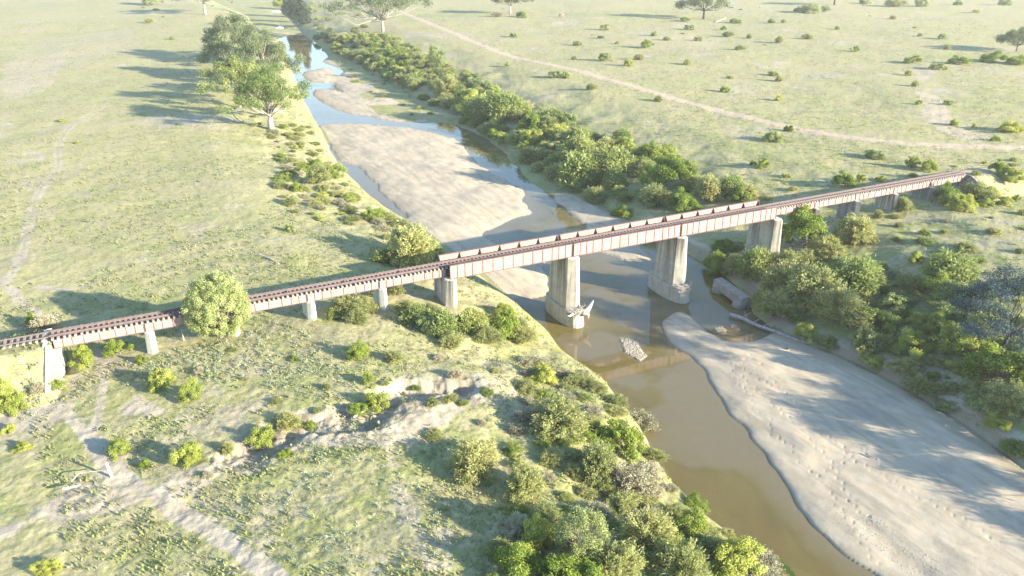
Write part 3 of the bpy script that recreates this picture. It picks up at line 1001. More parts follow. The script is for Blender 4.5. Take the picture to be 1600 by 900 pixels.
# ------------------------------------------------------------------ small things lying about
q = at_z([(1122, 437), (1166, 468)], 1.6)
mid = (q[0] + q[1]) / 2; dv = q[1] - q[0]; L = np.linalg.norm(dv[:2]); rz = math.atan2(dv[1], dv[0])
blk = empty('concrete_block', (mid[0], mid[1], -.4), rz, label='long toppled concrete pier block with two rounded feet at the water edge', cat='concrete block')
b = MB(); b.loft([[(-L / 2, -1.0, .9), (L / 2, -1.0, .9), (L / 2, 1.0, .9), (-L / 2, 1.0, .9)], [(-L / 2, -.8, 2.2), (L / 2, -.8, 2.2), (L / 2, .7, 2.35), (-L / 2, .7, 2.35)]])
b.build('block_beam', M['old_concrete'], blk)
for sx in (-1, 1):
    f = MB(); rings = []
    for z, r_ in ((-.3, 1.25), (.6, 1.2), (.95, 1.12), (1.5, 1.02)):
        rings.append([(sx * (L / 2 - 1.2) + math.cos(t) * r_, -.45 + math.sin(t) * r_ * .9, z) for t in [2 * math.pi * k / 18 for k in range(18)]])
    f.loft(rings); f.build('block_foot', M['old_concrete'], blk, True)


def log(px, z, r0, r1, mat, label, name='fallen_log', cat='log', stubs=2, seed=1, zs=None):
    rnd = random.Random(seed)
    P = at_z(px, z) if zs is None else np.vstack([at_z([a], b) for a, b in zip(px, zs)])
    base = P[0].copy(); base[2] -= r0
    o = empty(name, base, label=label, cat=cat)
    Q = chaikin(P, 2) - base
    Q += np.array([[rnd.uniform(-.04, .04), rnd.uniform(-.04, .04), rnd.uniform(-.03, .03)] for _ in Q])
    m = MB(); m.tube(Q, list(np.linspace(r0, r1, len(Q))), 8); m.build('log_stem', M[mat], o, True)
    for k in range(stubs):
        i = rnd.randrange(len(Q) // 6, len(Q) - 2)
        d = np.array([rnd.uniform(-1, 1), rnd.uniform(-1, 1), rnd.uniform(.2, .9)]) * r0 * 4
        s = MB(); s.tube([Q[i], Q[i] + d * .6, Q[i] + d * 1.2 + (0, 0, .1)], [r1 * .7, r1 * .5, r1 * .2], 6); s.build('branch_stub', M[mat], o, True)
    return o


log([(1140, 491), (1160, 497), (1185, 510), (1215, 519), (1245, 532), (1265, 538), (1290, 541)], .45, .34, .16, 'grey_log',
    'very long grey tree trunk lying along the foot of the far bank', stubs=6, seed=3)
log([(98, 764), (110, 762), (125, 757)], 8.5, .12, .08, 'pale_log', 'small pale log beside the dirt track, left of the white post', stubs=1, seed=5)
log([(552, 652), (562, 646), (574, 639)], 8.0, .13, .09, 'pale_log', 'short bleached log lying beside the dark eroded gully', stubs=1, seed=6)
log([(112, 752), (122, 740), (138, 737), (160, 735)], 8.6, .06, .04, 'grey_log', 'thin bent dead branch on grass left of the white post', 'dead_branch', 'branch', 1, 7)
log([(1353, 709), (1362, 714), (1372, 718)], .9, .08, .05, 'grey_log', 'small stick lying in the middle of the sandbar', 'dead_branch', 'branch', 1, 8)
log([(404, 398), (418, 402), (436, 412)], 8.5, .13, .08, 'pale_log', 'thin bleached branch lying on grass beyond the bridge', 'dead_branch', 'branch', 1, 12)
log([(1118, 34), (1126, 31), (1135, 28)], 8.8, .3, .15, 'pale_log', 'white fallen limb on the plain beside the lone spreading gum', stubs=2, seed=13)

q = drop([(175, 745)])[0]
post = empty('white_post', q - np.array([0, 0, .1]), label='leaning white post standing where two dirt tracks meet', cat='post')
b = MB(); b.loft([[(-.10, -.09, 0), (.10, -.09, 0), (.10, .09, 0), (-.10, .09, 0)], [(-.26, -.08, 1.65), (-.08, -.08, 1.68), (-.08, .08, 1.68), (-.26, .08, 1.65)]])
b.build('post_shaft', M['white_paint'], post)
b = MB(); b.box(-.29, -.05, -.10, .10, 1.675, 1.73); b.build('post_cap', M['white_paint'], post)
for (px, py, h, la) in ((1277, 68, 3.2, 'taller of two bare dead stakes on the far plain'), (1283, 69, 2.6, 'shorter of two bare dead stakes on the far plain'),
                        (287, 533, 1.7, 'thin grey fence post in bare soil left of the round tree'), (1299, 287, 1.6, 'white fence post in grass beyond the right spans'),
                        (1487, 345, 1.2, 'low grey post in bare ground near the right abutment')):
    q = drop([(px, py)])[0]
    s = MB(); s.tube([(0, 0, -.2), (.03, .02, h * .5), (-.05, .05, h)], [.09, .08, .05], 6)
    s.tube([(.02, .02, h * .6), (.25, .1, h * .8)], [.03, .015], 5)
    o = s.build('dead_stake' if h > 2 else 'fence_post', M['grey_log'] if 'white' not in la else M['white_paint'])
    o.location = q; tag(o, la, 'post')
q = drop([(1230, 546)])[0]
s = MB()
for (dx, dy, r_) in ((0, 0, .22), (.25, .1, .16)):
    rings = []
    for i in range(6):
        t = i / 5; rr = r_ * math.sin(math.pi * (.12 + .8 * t)) * 1.1
        rings.append([(dx + math.cos(a) * rr * (1 + .2 * math.sin(3 * a)), dy + math.sin(a) * rr * .8, t * r_ * 1.5) for a in [2 * math.pi * k / 9 for k in range(9)]])
    s.loft(rings)
o = s.build('dark_stone', M['dark']); o.location = q; tag(o, 'small black stone on the tip of the sandbar near the log pool', 'stone')

# flood debris caught on the two river footings
for xc, hang, la in ((MAIN, True, 'pale heap of driftwood caught on the first river pier with a beak-like limb'), (2 * MAIN + .2, False, 'grey tangle of flood twigs wrapped round the second river pier')):
    rnd = random.Random(int(xc))
    o = empty('flood_debris', (xc, -4.0, 2.5), label=la, cat='driftwood', group='flood debris on the river piers')
    m = MB()
    for k in range(260):
        th = rnd.uniform(-2.7, -.1) if not hang else rnd.uniform(-2.6, .1)
        c = np.array([math.cos(th) * 1.6 * rnd.uniform(.6, 1.15), math.sin(th) * 1.0 * rnd.uniform(.5, 1.2) + .2, rnd.uniform(-.45, .42)])
        d = np.array([-math.sin(th), math.cos(th) * .7, rnd.uniform(-.5, .5)]) * rnd.uniform(.3, 1.1)
        m.tube([c - d, c + d * .2 + np.array([0, 0, rnd.uniform(-.1, .15)]), c + d], [.03, .03, .012], 4)
    m.build('twig_tangle', M['grey_log'], o)
    if hang:
        m = MB()
        m.tube([(.4, -.6, -.3), (1.2, -.9, .0), (1.9, -.8, .75), (2.5, -.7, 1.5)], [.55, .5, .28, .06], 8)
        m.tube([(1.0, -.8, .2), (1.4, -1.0, -.6), (1.5, -1.05, -1.3)], [.35, .25, .05], 7)
        m.tube([(-1.2, -.9, .1), (-1.9, -1.0, -.1), (-2.3, -1.1, .1)], [.25, .15, .05], 6)
        m.build('hanging_limb', M['pale_log'], o, True)

# algae streak
P = at_z([(1194, 860), (1208, 873), (1222, 882), (1234, 893), (1245, 905)], .012)
m = MB(); Q = chaikin(P, 2); vs = []; fs = []
for i, p in enumerate(Q):
    d = Q[min(i + 1, len(Q) - 1)] - Q[max(i - 1, 0)]; n_ = np.array([-d[1], d[0], 0]); n_ /= np.linalg.norm(n_)
    w_ = (.05 + .28 * math.sin(math.pi * min(1, (i + .5) / len(Q)))) * (1 + .4 * math.sin(i * 2.3))
    vs += [tuple(p + n_ * w_), tuple(p - n_ * w_)]
    if i:
        fs.append((2 * i - 2, 2 * i - 1, 2 * i + 1, 2 * i))
m.add(vs, fs)
tag(m.build('algae_streak', M['algae']), 'narrow green streak of algae floating near the bottom edge', 'algae', kind='stuff')

# ------------------------------------------------------------------ plants
def leaf_cloud(rng, centers, radii, counts, size, aspect=.5, tints=None, shell=.55, droop=0., flat=.75, up=.3, elong=None):
    """leaf-sized diamonds spread through clumps"""
    Ps = []; Ns = []; Ts = []
    for i, (c, r_, n) in enumerate(zip(centers, radii, counts)):
        d = rng.normal(size=(n, 3)); d /= np.linalg.norm(d, axis=1)[:, None]
        rr = (shell + (1 - shell) * rng.random(n) ** .6) * (1 + .22 * rng.normal(size=n))
        p = d * rr[:, None] * r_
        p[:, 2] *= flat
        Ps.append(c + p); Ns.append(d)
        t = (tints[i] if tints is not None else .5) + rng.normal(size=n) * .13 + d[:, 2] * .10  # random tint, higher on each clump's upper side
        Ts.append(t)
    P = np.vstack(Ps); N = np.vstack(Ns); T = np.clip(np.concatenate(Ts), 0, 1)
    n = len(P)
    N = N + rng.normal(size=(n, 3)) * .7; N[:, 2] += up; N /= np.linalg.norm(N, axis=1)[:, None]
    A = rng.normal(size=(n, 3)); A[:, 2] -= droop
    if elong is not None:
        A = A * .5 + elong
    A -= (A * N).sum(1)[:, None] * N; A /= np.linalg.norm(A, axis=1)[:, None] + 1e-9
    B = np.cross(N, A)
    s = size * (.65 + .7 * rng.random(n))[:, None]
    V = np.stack([P - A * s, P + B * s * aspect, P + A * s, P - B * s * aspect], 1).reshape(-1, 3)
    Fq = np.arange(4 * n).reshape(-1, 4)
    return V, Fq, np.repeat(T, 4)


def spray_cloud(rng, n_spr, R, H, size, per=26, base_h=.0, spread=1.0, lean=.0):
    """arching twigs from the base, feathered with narrow leaves: broom-like shrubs"""
    Ps = []; As = []; Ts = []; twigs = []
    for i in range(n_spr):
        a = rng.uniform(0, 2 * math.pi); el = math.acos(1 - rng.random() * .97)      # over the hemisphere
        tip = np.array([math.cos(a) * math.sin(el) * R * spread, math.sin(a) * math.sin(el) * R * spread, math.cos(el) * H * .95 + .12 * H])
        tip *= rng.uniform(.72, 1.08)
        tip[2] = max(tip[2], .15 * H)
        rt = np.array([rng.normal() * .08 * R, rng.normal() * .08 * R, base_h])
        ctrl = rt * .5 + tip * .5 + np.array([0, 0, H * .22])
        t0 = .35
        t = t0 + (1 - t0) * np.sort(rng.random(per) ** .7)
        q = (1 - t)[:, None] ** 2 * rt + 2 * ((1 - t) * t)[:, None] * ctrl + (t ** 2)[:, None] * tip
        d = 2 * (1 - t)[:, None] * (ctrl - rt) + 2 * t[:, None] * (tip - ctrl)
        d /= np.linalg.norm(d, axis=1)[:, None]
        q = q + rng.normal(size=q.shape) * size * (.55 + .8 * t[:, None])
        Ps.append(q); As.append(d * .9 + rng.normal(size=d.shape) * .55)
        Ts.append(np.clip(.45 + rng.normal() * .22 + (t - .6) * .5 + rng.normal(size=per) * .08, 0, 1))  # tint climbs towards the twig tip
        if i % 4 == 0:
            twigs.append((rt, ctrl, tip))
    P = np.vstack(Ps); A = np.vstack(As); T = np.concatenate(Ts); n = len(P)
    A /= np.linalg.norm(A, axis=1)[:, None]
    N = rng.normal(size=(n, 3)); N[:, 2] += .5
    N -= (A * N).sum(1)[:, None] * A; N /= np.linalg.norm(N, axis=1)[:, None] + 1e-9
    B = np.cross(N, A); s = size * (.6 + .8 * rng.random(n))[:, None]
    V = np.stack([P - A * s, P + B * s * .38, P + A * s, P - B * s * .38], 1).reshape(-1, 3)
    return V, np.arange(4 * n).reshape(-1, 4), np.repeat(T, 4), twigs


def skeleton(rng, ends, base_r, split, lean=(0, 0), n=6, k=1.0):
    m = MB()
    top = np.array([lean[0], lean[1], split])
    m.tube([(0, 0, -.4), top * .5 + rng.normal(size=3) * .04 * split * (1, 1, 0), top], [base_r * 1.25, base_r, base_r * .8], 8)
    for e in ends:
        e = np.asarray(e, float); d = e - top
        mid = top + d * .45 + np.array([0, 0, -.05 * np.linalg.norm(d)]) + rng.normal(size=3) * .07 * np.linalg.norm(d)
        m.tube([top * .96, top + d * .15, mid, e], [base_r * .55 * k, base_r * .45 * k, base_r * .3 * k, base_r * .08 * k], n)
    return m


def shrub_variant(kind, seed):
    """unit shrub: about 1 m radius, 1.5 m high; returned as (foliage mesh, stems mesh)"""
    rng = np.random.default_rng(seed)
    if kind in ('feathery_shrub', 'dry_shrub'):
        V, Fq, T, tw = spray_cloud(rng, 230, .95, 1.35, .046, 62)
        if kind == 'dry_shrub':
            keep = rng.random(len(Fq)) < .62
            Fq = Fq[keep]; idx = Fq.ravel(); V = V[idx]; T = T[idx]; Fq = np.arange(len(V)).reshape(-1, 4)
        ang = rng.uniform(0, 6.28, 3)
        a = np.arctan2(V[:, 1], V[:, 0])
        k = 1 + .16 * np.sin(2 * a + ang[0]) + .10 * np.sin(3 * a + ang[1]) + .06 * np.sin(7 * a + ang[2])
        V[:, 0] *= k; V[:, 1] *= k
        m = MB()
        for rt, c, tip in tw:
            m.tube([rt - (0, 0, .25), rt * .4 + c * .6, c * .45 + tip * .55, tip], [.028, .018, .012, .004], 4)
        mat = M['f_feather'] if kind == 'feathery_shrub' else M['f_dry']
        bark = M['bark']
    else:
        nl = 34
        cs = []; rs = []
        a0 = rng.uniform(0, 6.28)
        for i in range(nl):
            a = rng.uniform(0, 2 * math.pi); e = math.asin(rng.random() ** .8 * .98)
            R = rng.uniform(.55, .86) * (1 + .18 * math.sin(2 * a + a0))
            cs.append([math.cos(a) * math.cos(e) * R, math.sin(a) * math.cos(e) * R, .16 + math.sin(e) * R * 1.25])
            rs.append(rng.uniform(.15, .30))
        cs = np.array(cs); rs = np.array(rs)
        tints = .5 + rng.normal(size=nl) * .18
        V, Fq, T = leaf_cloud(rng, cs, rs, (rs ** 2 * 7000).astype(int), .038, .55, tints, .35, flat=.9)
        m = skeleton(rng, [c * .85 for c in cs[:12]], .05, .18, n=4)
        mat = {'leafy_shrub': M['f_bright'], 'yellow_shrub': M['f_yellow'], 'green_shrub': M['f_cool']}[kind]
        bark = M['bark']
    return mesh_np('foliage', V, Fq, mat, T), m.mesh('stems', bark)


KINDS = ('feathery_shrub', 'dry_shrub', 'leafy_shrub', 'yellow_shrub', 'green_shrub')
VAR = {}
for ki, kd in enumerate(KINDS):
    VAR[kd] = [shrub_variant(kd, 100 * ki + v) for v in range(4 if kd == 'feathery_shrub' else 3)]
olive = foliage_material('olive_feathery_leaves', (.10, .14, .04), (.19, .23, .07), (.3, .34, .11))
willow = foliage_material('willow_leaves', (.14, .185, .055), (.26, .31, .10), (.41, .45, .165))
VAR['willow_shrub'] = []
for v in range(3):
    rng = np.random.default_rng(900 + v)
    V, Fq, T, tw = spray_cloud(rng, 150, .9, 1.2, .07, 34)
    nl = 22; cs = []; 
    for i in range(nl):
        a = rng.uniform(0, 6.28); e = math.asin(rng.random() * .95); R = rng.uniform(.45, .72)
        cs.append([math.cos(a) * math.cos(e) * R, math.sin(a) * math.cos(e) * R, .2 + math.sin(e) * R * 1.25])
    cs = np.array(cs); rs = rng.uniform(.22, .38, nl)
    V2, F2, T2 = leaf_cloud(rng, cs, rs, (rs ** 2 * 2300).astype(int), .06, .4, .5 + rng.normal(size=nl) * .2, .4)
    m = skeleton(rng, [c * .9 for c in cs[:12]], .06, .15, n=5)
    VAR['willow_shrub'].append((mesh_np('foliage', np.vstack([V, V2]), np.vstack([Fq, F2 + len(V)]), willow, np.concatenate([T, T2])), m.mesh('stems', M['bark'])))
KINDS = KINDS + ('willow_shrub',)

LOOK = {'feathery_shrub': 'grey-green feathery shrub', 'dry_shrub': 'dry brown twiggy shrub', 'leafy_shrub': 'bright green leafy shrub',
        'yellow_shrub': 'yellow-green rounded shrub', 'green_shrub': 'cool green dense shrub', 'willow_shrub': 'olive-green bushy willow'}
LAND = [  # landmarks that labels can point to, with their place in the photo
    ((888, 500), 'the first river pier'), ((1045, 465), 'the second river pier'), ((700, 470), 'the stout left bank pier'), ((1210, 390), 'the wide right bank pier'),
    ((1140, 450), 'the toppled concrete block'), ((1215, 520), 'the long grey log'), ((345, 530), 'the round tree by the bridge'), ((85, 580), 'the white left abutment'),
    ((175, 740), 'the white post'), ((600, 625), 'the eroded gully'), ((908, 830), 'the round bushy tree in the foreground'), ((1110, 860), 'the bottom edge of the photo'),
    ((970, 650), 'the bulge of the near bank'), ((425, 200), 'the forked gum trunk'), ((400, 60), 'the tall riverside gums'), ((560, 290), 'the narrow blue side channel'),
    ((640, 380), 'the pale willow behind the bridge'), ((470, 45), 'the dark casuarinas'), ((600, 45), 'the big pale gum across the river'), ((680, 95), 'the small upright poplar'),
    ((630, 160), 'the grassy mid-river island'), ((800, 250), 'the bend of the blue channel'), ((900, 250), 'the large willows across the river'), ((1050, 300), 'the middle of the bridge'),
    ((1190, 290), 'the far end of the high girders'), ((1258, 350), 'the leafy tree under the bridge'), ((1390, 320), 'the angular approach pier'), ((1515, 290), 'the dark right abutment'),
    ((1560, 430), 'the blue-grey gum'), ((1370, 560), 'the bend of the sandbar'), ((1560, 680), 'the right edge of the sandbar'), ((1465, 540), 'the pale bare slope'),
    ((1000, 150), 'the dirt road across the plain'), ((1450, 225), 'the pink end of the dirt road'), ((1097, 20), 'the lone spreading gum'), ((1583, 70), 'the gum at the right edge'),
    ((797, 15), 'the lone gum at the top'), ((1300, 10), 'the topmost thicket on the plain'), ((485, 490), 'the short pale pier on open grass'), ((600, 480), 'the short pale pier in the shrubs'),
    ((240, 550), 'the pale pier near the abutment'), ((100, 300), 'the faint wheel tracks'), ((780, 720), 'the shaded hollow of the near bank'), ((300, 700), 'the pale eroded soil'),
]
PLANTS = []      # (x, y, z, kind, width, height factor, own label)
rng0 = np.random.default_rng(7)


def put(px, kind, wpx, hf=1.0, label=None):
    q = drop([px])[0]
    dist = np.linalg.norm(q - CAM)
    PLANTS.append((q[0], q[1], q[2], kind, wpx * dist / F, hf, label))


# plants read off the photo one by one: (x, y of the base, kind, width in px, height factor)
for a in [
    ((128, 569), 'leafy_shrub', 40, .85, 'bright green bush against the white left abutment'), ((188, 553), 'leafy_shrub', 32, 1.1, 'bright bush just left of the pale pier near the abutment'),
    ((222, 567), 'leafy_shrub', 22, .8, 'small bright bush at the foot of the pale pier near the abutment'), ((52, 508), 'leafy_shrub', 24, 1., 'bright bush beside the overgrown track at far left'),
    ((70, 515), 'dry_shrub', 34, .8, None), ((88, 605), 'yellow_shrub', 30, .6, 'low yellow-green bush at the foot of the white left abutment'),
    ((255, 605), 'yellow_shrub', 44, .9, None), ((298, 622), 'yellow_shrub', 42, .9, None), ((20, 645), 'yellow_shrub', 42, 1., 'yellow-green bush at the left edge below the abutment'),
    ((3, 625), 'yellow_shrub', 40, 1., None), ((292, 722), 'yellow_shrub', 42, 1.1, 'rounded yellow-green bush between the white post and the pale soil'),
    ((408, 692), 'yellow_shrub', 44, .9, 'rounded yellow-green bush above the strip of pale eroded soil'), ((590, 640), 'yellow_shrub', 48, .9, 'bright rounded bush leaning over the dark gully'),
    ((560, 644), 'leafy_shrub', 30, .7, None), ((186, 708), 'yellow_shrub', 40, .8, None), ((226, 727), 'leafy_shrub', 22, .7, None), ((75, 892), 'yellow_shrub', 40, .6, 'low yellow bush alone in the bottom left corner'),
    ((355, 705), 'feathery_shrub', 26, .7, None), ((445, 712), 'leafy_shrub', 26, .6, None), ((528, 600), 'leafy_shrub', 0.1, 1, None), ((560, 558), 'leafy_shrub', 34, 1., None),
    ((575, 597), 'leafy_shrub', 26, 1., None), ((450, 667), 'feathery_shrub', 40, .7, None), ((486, 668), 'leafy_shrub', 24, .7, None), ((325, 745), 'dry_shrub', 20, .6, None),
    ((870, 668), 'feathery_shrub', 92, .6, 'wide grey-green shrub on the crest of the near bank'), ((848, 598), 'yellow_shrub', 54, .8, 'rounded pale bush near the sandy cut of the near bank'),
    ((975, 706), 'leafy_shrub', 86, .9, 'large bright bush bulging over the river edge'), ((942, 690), 'leafy_shrub', 50, .9, None), ((1000, 668), 'dry_shrub', 50, .8, None),
    ((935, 740), 'feathery_shrub', 70, .9, None), ((985, 770), 'dry_shrub', 70, .9, 'grey twiggy shrub below the large bright river bush'), ((820, 770), 'feathery_shrub', 80, .8, None),
    ((740, 735), 'feathery_shrub', 90, .6, None), ((1075, 835), 'leafy_shrub', 60, .9, None), ((1150, 890), 'yellow_shrub', 80, .9, None), ((1010, 850), 'feathery_shrub', 80, .9, None),
    ((840, 850), 'yellow_shrub', 70, .9, None), ((810, 895), 'leafy_shrub', 80, .9, None), ((960, 900), 'feathery_shrub', 80, .9, None), ((1060, 905), 'feathery_shrub', 90, .9, None), ((895, 925), 'leafy_shrub', 90, .8, None),
    ((545, 492), 'feathery_shrub', 62, .7, 'feathery shrub between the two short pale piers'), ((570, 484), 'feathery_shrub', 40, .7, None), ((640, 490), 'feathery_shrub', 44, .7, None),
    ((522, 494), 'willow_shrub', 36, .7, None),
    ((668, 517), 'green_shrub', 32, 1.2, 'small cool green bush left of the stout bank pier'), ((690, 520), 'willow_shrub', 60, .9, None), ((735, 515), 'willow_shrub', 60, .9, None), ((785, 525), 'leafy_shrub', 70, .8, None),
    ((815, 535), 'feathery_shrub', 50, .7, None), ((760, 535), 'feathery_shrub', 50, .7, None), ((650, 505), 'willow_shrub', 45, 1, None), ((705, 540), 'feathery_shrub', 40, .7, None),
    ((640, 412), 'feathery_shrub', 100, .8, 'wide pale feathery willow directly behind the bridge'), ((668, 402), 'willow_shrub', 56, .8, None), ((600, 408), 'willow_shrub', 40, .9, None),
    ((583, 345), 'yellow_shrub', 36, .9, None), ((545, 315), 'yellow_shrub', 30, .7, None), ((462, 298), 'leafy_shrub', 24, .8, None), ((497, 286), 'feathery_shrub', 50, .8, None),
    ((520, 275), 'yellow_shrub', 40, .7, None), ((452, 362), 'green_shrub', 16, 1., None), ((495, 262), 'leafy_shrub', 36, .5, None),
    # across the river beyond the bridge
    ((905, 290), 'willow_shrub', 74, 1., 'large willow across the river with a second one behind it'), ((955, 276), 'willow_shrub', 76, 1., 'large willow right of its twin across the river'), ((905, 255), 'willow_shrub', 70, .9, None),
    ((960, 292), 'willow_shrub', 44, .9, None), ((890, 195), 'green_shrub', 26, 1.2, 'dark leafy bush at the upper edge of the thicket'), ((1065, 330), 'leafy_shrub', 50, 1., None),
    ((1040, 290), 'leafy_shrub', 70, .9, None), ((1010, 250), 'leafy_shrub', 50, .9, None), ((835, 205), 'leafy_shrub', 60, .8, None), ((785, 185), 'willow_shrub', 70, .9, None),
    ((750, 185), 'willow_shrub', 60, .9, None), ((735, 165), 'yellow_shrub', 44, .9, None), ((700, 150), 'feathery_shrub', 50, .8, None), ((830, 225), 'yellow_shrub', 40, .9, None),
    ((1105, 312), 'feathery_shrub', 60, .8, None), ((1140, 305), 'willow_shrub', 50, .8, None), ((1025, 320), 'feathery_shrub', 56, .8, None), ((1160, 318), 'leafy_shrub', 40, .8, None),
    # under and right of the bridge
    ((1258, 388), 'leafy_shrub', 66, 1.25, 'leafy green tree-like bush right under the bridge'), ((1120, 425), 'leafy_shrub', 52, 1., None), ((1150, 425), 'feathery_shrub', 40, 1., None), ((1178, 432), 'willow_shrub', 66, 1., None),
    ((1230, 428), 'feathery_shrub', 50, .9, None), ((1208, 435), 'leafy_shrub', 36, .7, None), ((1335, 455), 'willow_shrub', 92, .8, 'broad olive willow with bright tips below the approach piers'), ((1290, 400), 'feathery_shrub', 50, .8, None),
    ((1335, 378), 'feathery_shrub', 60, .8, 'shaded grey shrub in front of the half-sunk approach pier'), ((1480, 435), 'willow_shrub', 72, .8, None), ((1462, 458), 'yellow_shrub', 62, .8, None), ((1394, 440), 'dry_shrub', 30, .9, None),
    ((1430, 410), 'yellow_shrub', 26, .9, None), ((1372, 340), 'feathery_shrub', 20, .8, None), ((1411, 330), 'feathery_shrub', 30, 1., 'pale feathery shrub beside the angular approach pier'), ((1500, 328), 'yellow_shrub', 40, .9, None), ((1480, 318), 'leafy_shrub', 40, 1., None),
    ((1525, 312), 'feathery_shrub', 40, .8, None), ((1560, 270), 'leafy_shrub', 26, .9, None), ((1578, 285), 'yellow_shrub', 30, .9, None), ((1545, 310), 'yellow_shrub', 30, .7, None), ((1570, 320), 'yellow_shrub', 20, .8, None),
    ((1505, 290), 'green_shrub', 0.1, 1, None), ((1320, 290), 'leafy_shrub', 36, .8, None), ((1344, 284), 'yellow_shrub', 16, 1.2, None), ((1272, 270), 'yellow_shrub', 0.1, 1, None), ((1425, 262), 'yellow_shrub', 18, 1.3, None),
    ((1450, 266), 'leafy_shrub', 34, .7, None), ((1366, 247), 'green_shrub', 34, .5, None), ((1192, 262), 'leafy_shrub', 20, 1., None), ((1178, 258), 'leafy_shrub', 14, .8, None), ((1345, 268), 'green_shrub', 0.1, 1, None),
    ((1365, 518), 'yellow_shrub', 58, .85, 'rounded yellow-green bush on the bank above the long log'), ((1423, 552), 'yellow_shrub', 52, .9, 'rounded yellow-green bush left of the pale bare slope'), ((1460, 520), 'yellow_shrub', 50, .8, None),
    ((1492, 548), 'yellow_shrub', 60, .8, None), ((1520, 562), 'yellow_shrub', 56, .8, None), ((1565, 596), 'leafy_shrub', 90, .8, 'big bright bush on the right edge above the sandbar'), ((1435, 508), 'yellow_shrub', 36, .8, None), ((1415, 497), 'leafy_shrub', 28, .8, None),
    ((1226, 458), 'feathery_shrub', 80, .8, None), ((1270, 478), 'feathery_shrub', 100, .8, None), ((1215, 490), 'feathery_shrub', 60, .8, None), ((1310, 500), 'feathery_shrub', 80, .8, None), ((1240, 445), 'green_shrub', 50, .7, None),
    ((1313, 480), 'yellow_shrub', 26, 1.1, None), ((1216, 482), 'yellow_shrub', 18, 1., None), ((1590, 560), 'leafy_shrub', 50, .8, None), ((1350, 545), 'feathery_shrub', 60, .7, None), ((1540, 520), 'green_shrub', 60, .8, None), ((1590, 525), 'green_shrub', 60, .8, None),
    ((1480, 500), 'green_shrub', 60, .6, None), ((1400, 480), 'green_shrub', 60, .6, None), ((1370, 455), 'feathery_shrub', 50, .6, None), ((1510, 480), 'green_shrub', 70, .7, None), ((1580, 640), 'feathery_shrub', 80, .7, None), ((1530, 640), 'green_shrub', 50, .6, None),
    # single bushes on the plain
    ((945, 47), 'green_shrub', 18, .7, None), ((802, 58), 'green_shrub', 14, .7, None), ((902, 71), 'green_shrub', 15, .7, None), ((964, 69), 'leafy_shrub', 8, 1, None), ((1012, 75), 'leafy_shrub', 23, .7, None),
    ((1022, 56), 'green_shrub', 13, .7, None), ((1042, 63), 'feathery_shrub', 13, .7, None), ((1077, 47), 'green_shrub', 18, .6, None), ((1091, 64), 'green_shrub', 12, .7, None), ((945, 95), 'green_shrub', 25, .7, 'dark rounded bush right beside the dirt road across the plain'),
    ((982, 103), 'yellow_shrub', 16, .9, None), ((998, 93), 'feathery_shrub', 16, .7, None), ((866, 121), 'green_shrub', 20, .7, None), ((884, 122), 'green_shrub', 20, .8, None), ((793, 103), 'yellow_shrub', 10, 1., None),
    ((925, 140), 'feathery_shrub', 16, .8, None), ((1073, 101), 'feathery_shrub', 14, .8, None), ((1028, 158), 'feathery_shrub', 14, .8, None), ((897, 93), 'feathery_shrub', 8, .9, None), ((939, 60), 'green_shrub', 12, .6, None),
    ((1208, 118), 'green_shrub', 18, .6, None), ((1218, 127), 'feathery_shrub', 16, .7, None), ((1133, 144), 'yellow_shrub', 17, .8, None), ((1216, 157), 'yellow_shrub', 13, .9, None), ((1335, 80), 'leafy_shrub', 13, .8, None),
    ((1205, 36), 'leafy_shrub', 14, .6, None), ((1224, 36), 'yellow_shrub', 10, .8, None), ((1262, 61), 'feathery_shrub', 15, .7, None), ((1218, 67), 'feathery_shrub', 15, .8, None), ((1138, 57), 'feathery_shrub', 16, .7, None),
    ((1232, 205), 'leafy_shrub', 16, .8, None), ((1207, 220), 'green_shrub', 30, .7, None), ((1578, 206), 'yellow_shrub', 36, .6, None), ((1555, 220), 'leafy_shrub', 14, .7, None), ((1522, 201), 'yellow_shrub', 9, 1.2, None),
    ((1490, 196), 'leafy_shrub', 16, .7, None), ((1418, 118), 'yellow_shrub', 12, .9, None), ((1480, 164), 'green_shrub', 14, .8, None), ((1437, 163), 'yellow_shrub', 11, .9, None), ((1430, 135), 'feathery_shrub', 10, 1., None),
    ((1267, 20), 'green_shrub', 34, .5, None), ((1250, 18), 'green_shrub', 20, .5, None), ((1285, 18), 'feathery_shrub', 22, .5, None), ((1440, 10), 'green_shrub', 22, .8, None), ((1395, 10), 'feathery_shrub', 22, .6, None), ((1352, 6), 'green_shrub', 20, .6, None),
    ((1410, 8), 'green_shrub', 16, .6, None), ((1308, 46), 'feathery_shrub', 9, .8, None), ((1437, 57), 'feathery_shrub', 8, .8, None), ((1472, 61), 'green_shrub', 14, .7, None), ((1480, 77), 'green_shrub', 14, .7, None), ((1497, 8), 'green_shrub', 12, .9, None),
    ((1570, 8), 'green_shrub', 16, .7, None), ((1395, 30), 'feathery_shrub', 12, .6, None), ((1525, 20), 'yellow_shrub', 10, .7, None), ((1130, 47), 'leafy_shrub', 10, .8, None), ((1170, 60), 'feathery_shrub', 10, .8, None), ((1156, 78), 'feathery_shrub', 14, .6, None),
    ((268, 62), 'leafy_shrub', 7, 1, None), ((240, 8), 'green_shrub', 30, .9, 'round green bush alone at the top left of the plain'), ((98, 190), 'yellow_shrub', 12, .5, None), ((235, 36), 'feathery_shrub', 14, .7, None), ((120, 224), 'yellow_shrub', 8, .6, None),
    ((905, 150), 'feathery_shrub', 0.1, 1, None), ((1425, 98), 'leafy_shrub', 24, .5, None), ((1500, 100), 'leafy_shrub', 34, .5, None), ((1550, 96), 'leafy_shrub', 34, .5, None), ((1590, 100), 'yellow_shrub', 30, .5, None), ((1465, 108), 'green_shrub', 24, .5, None),
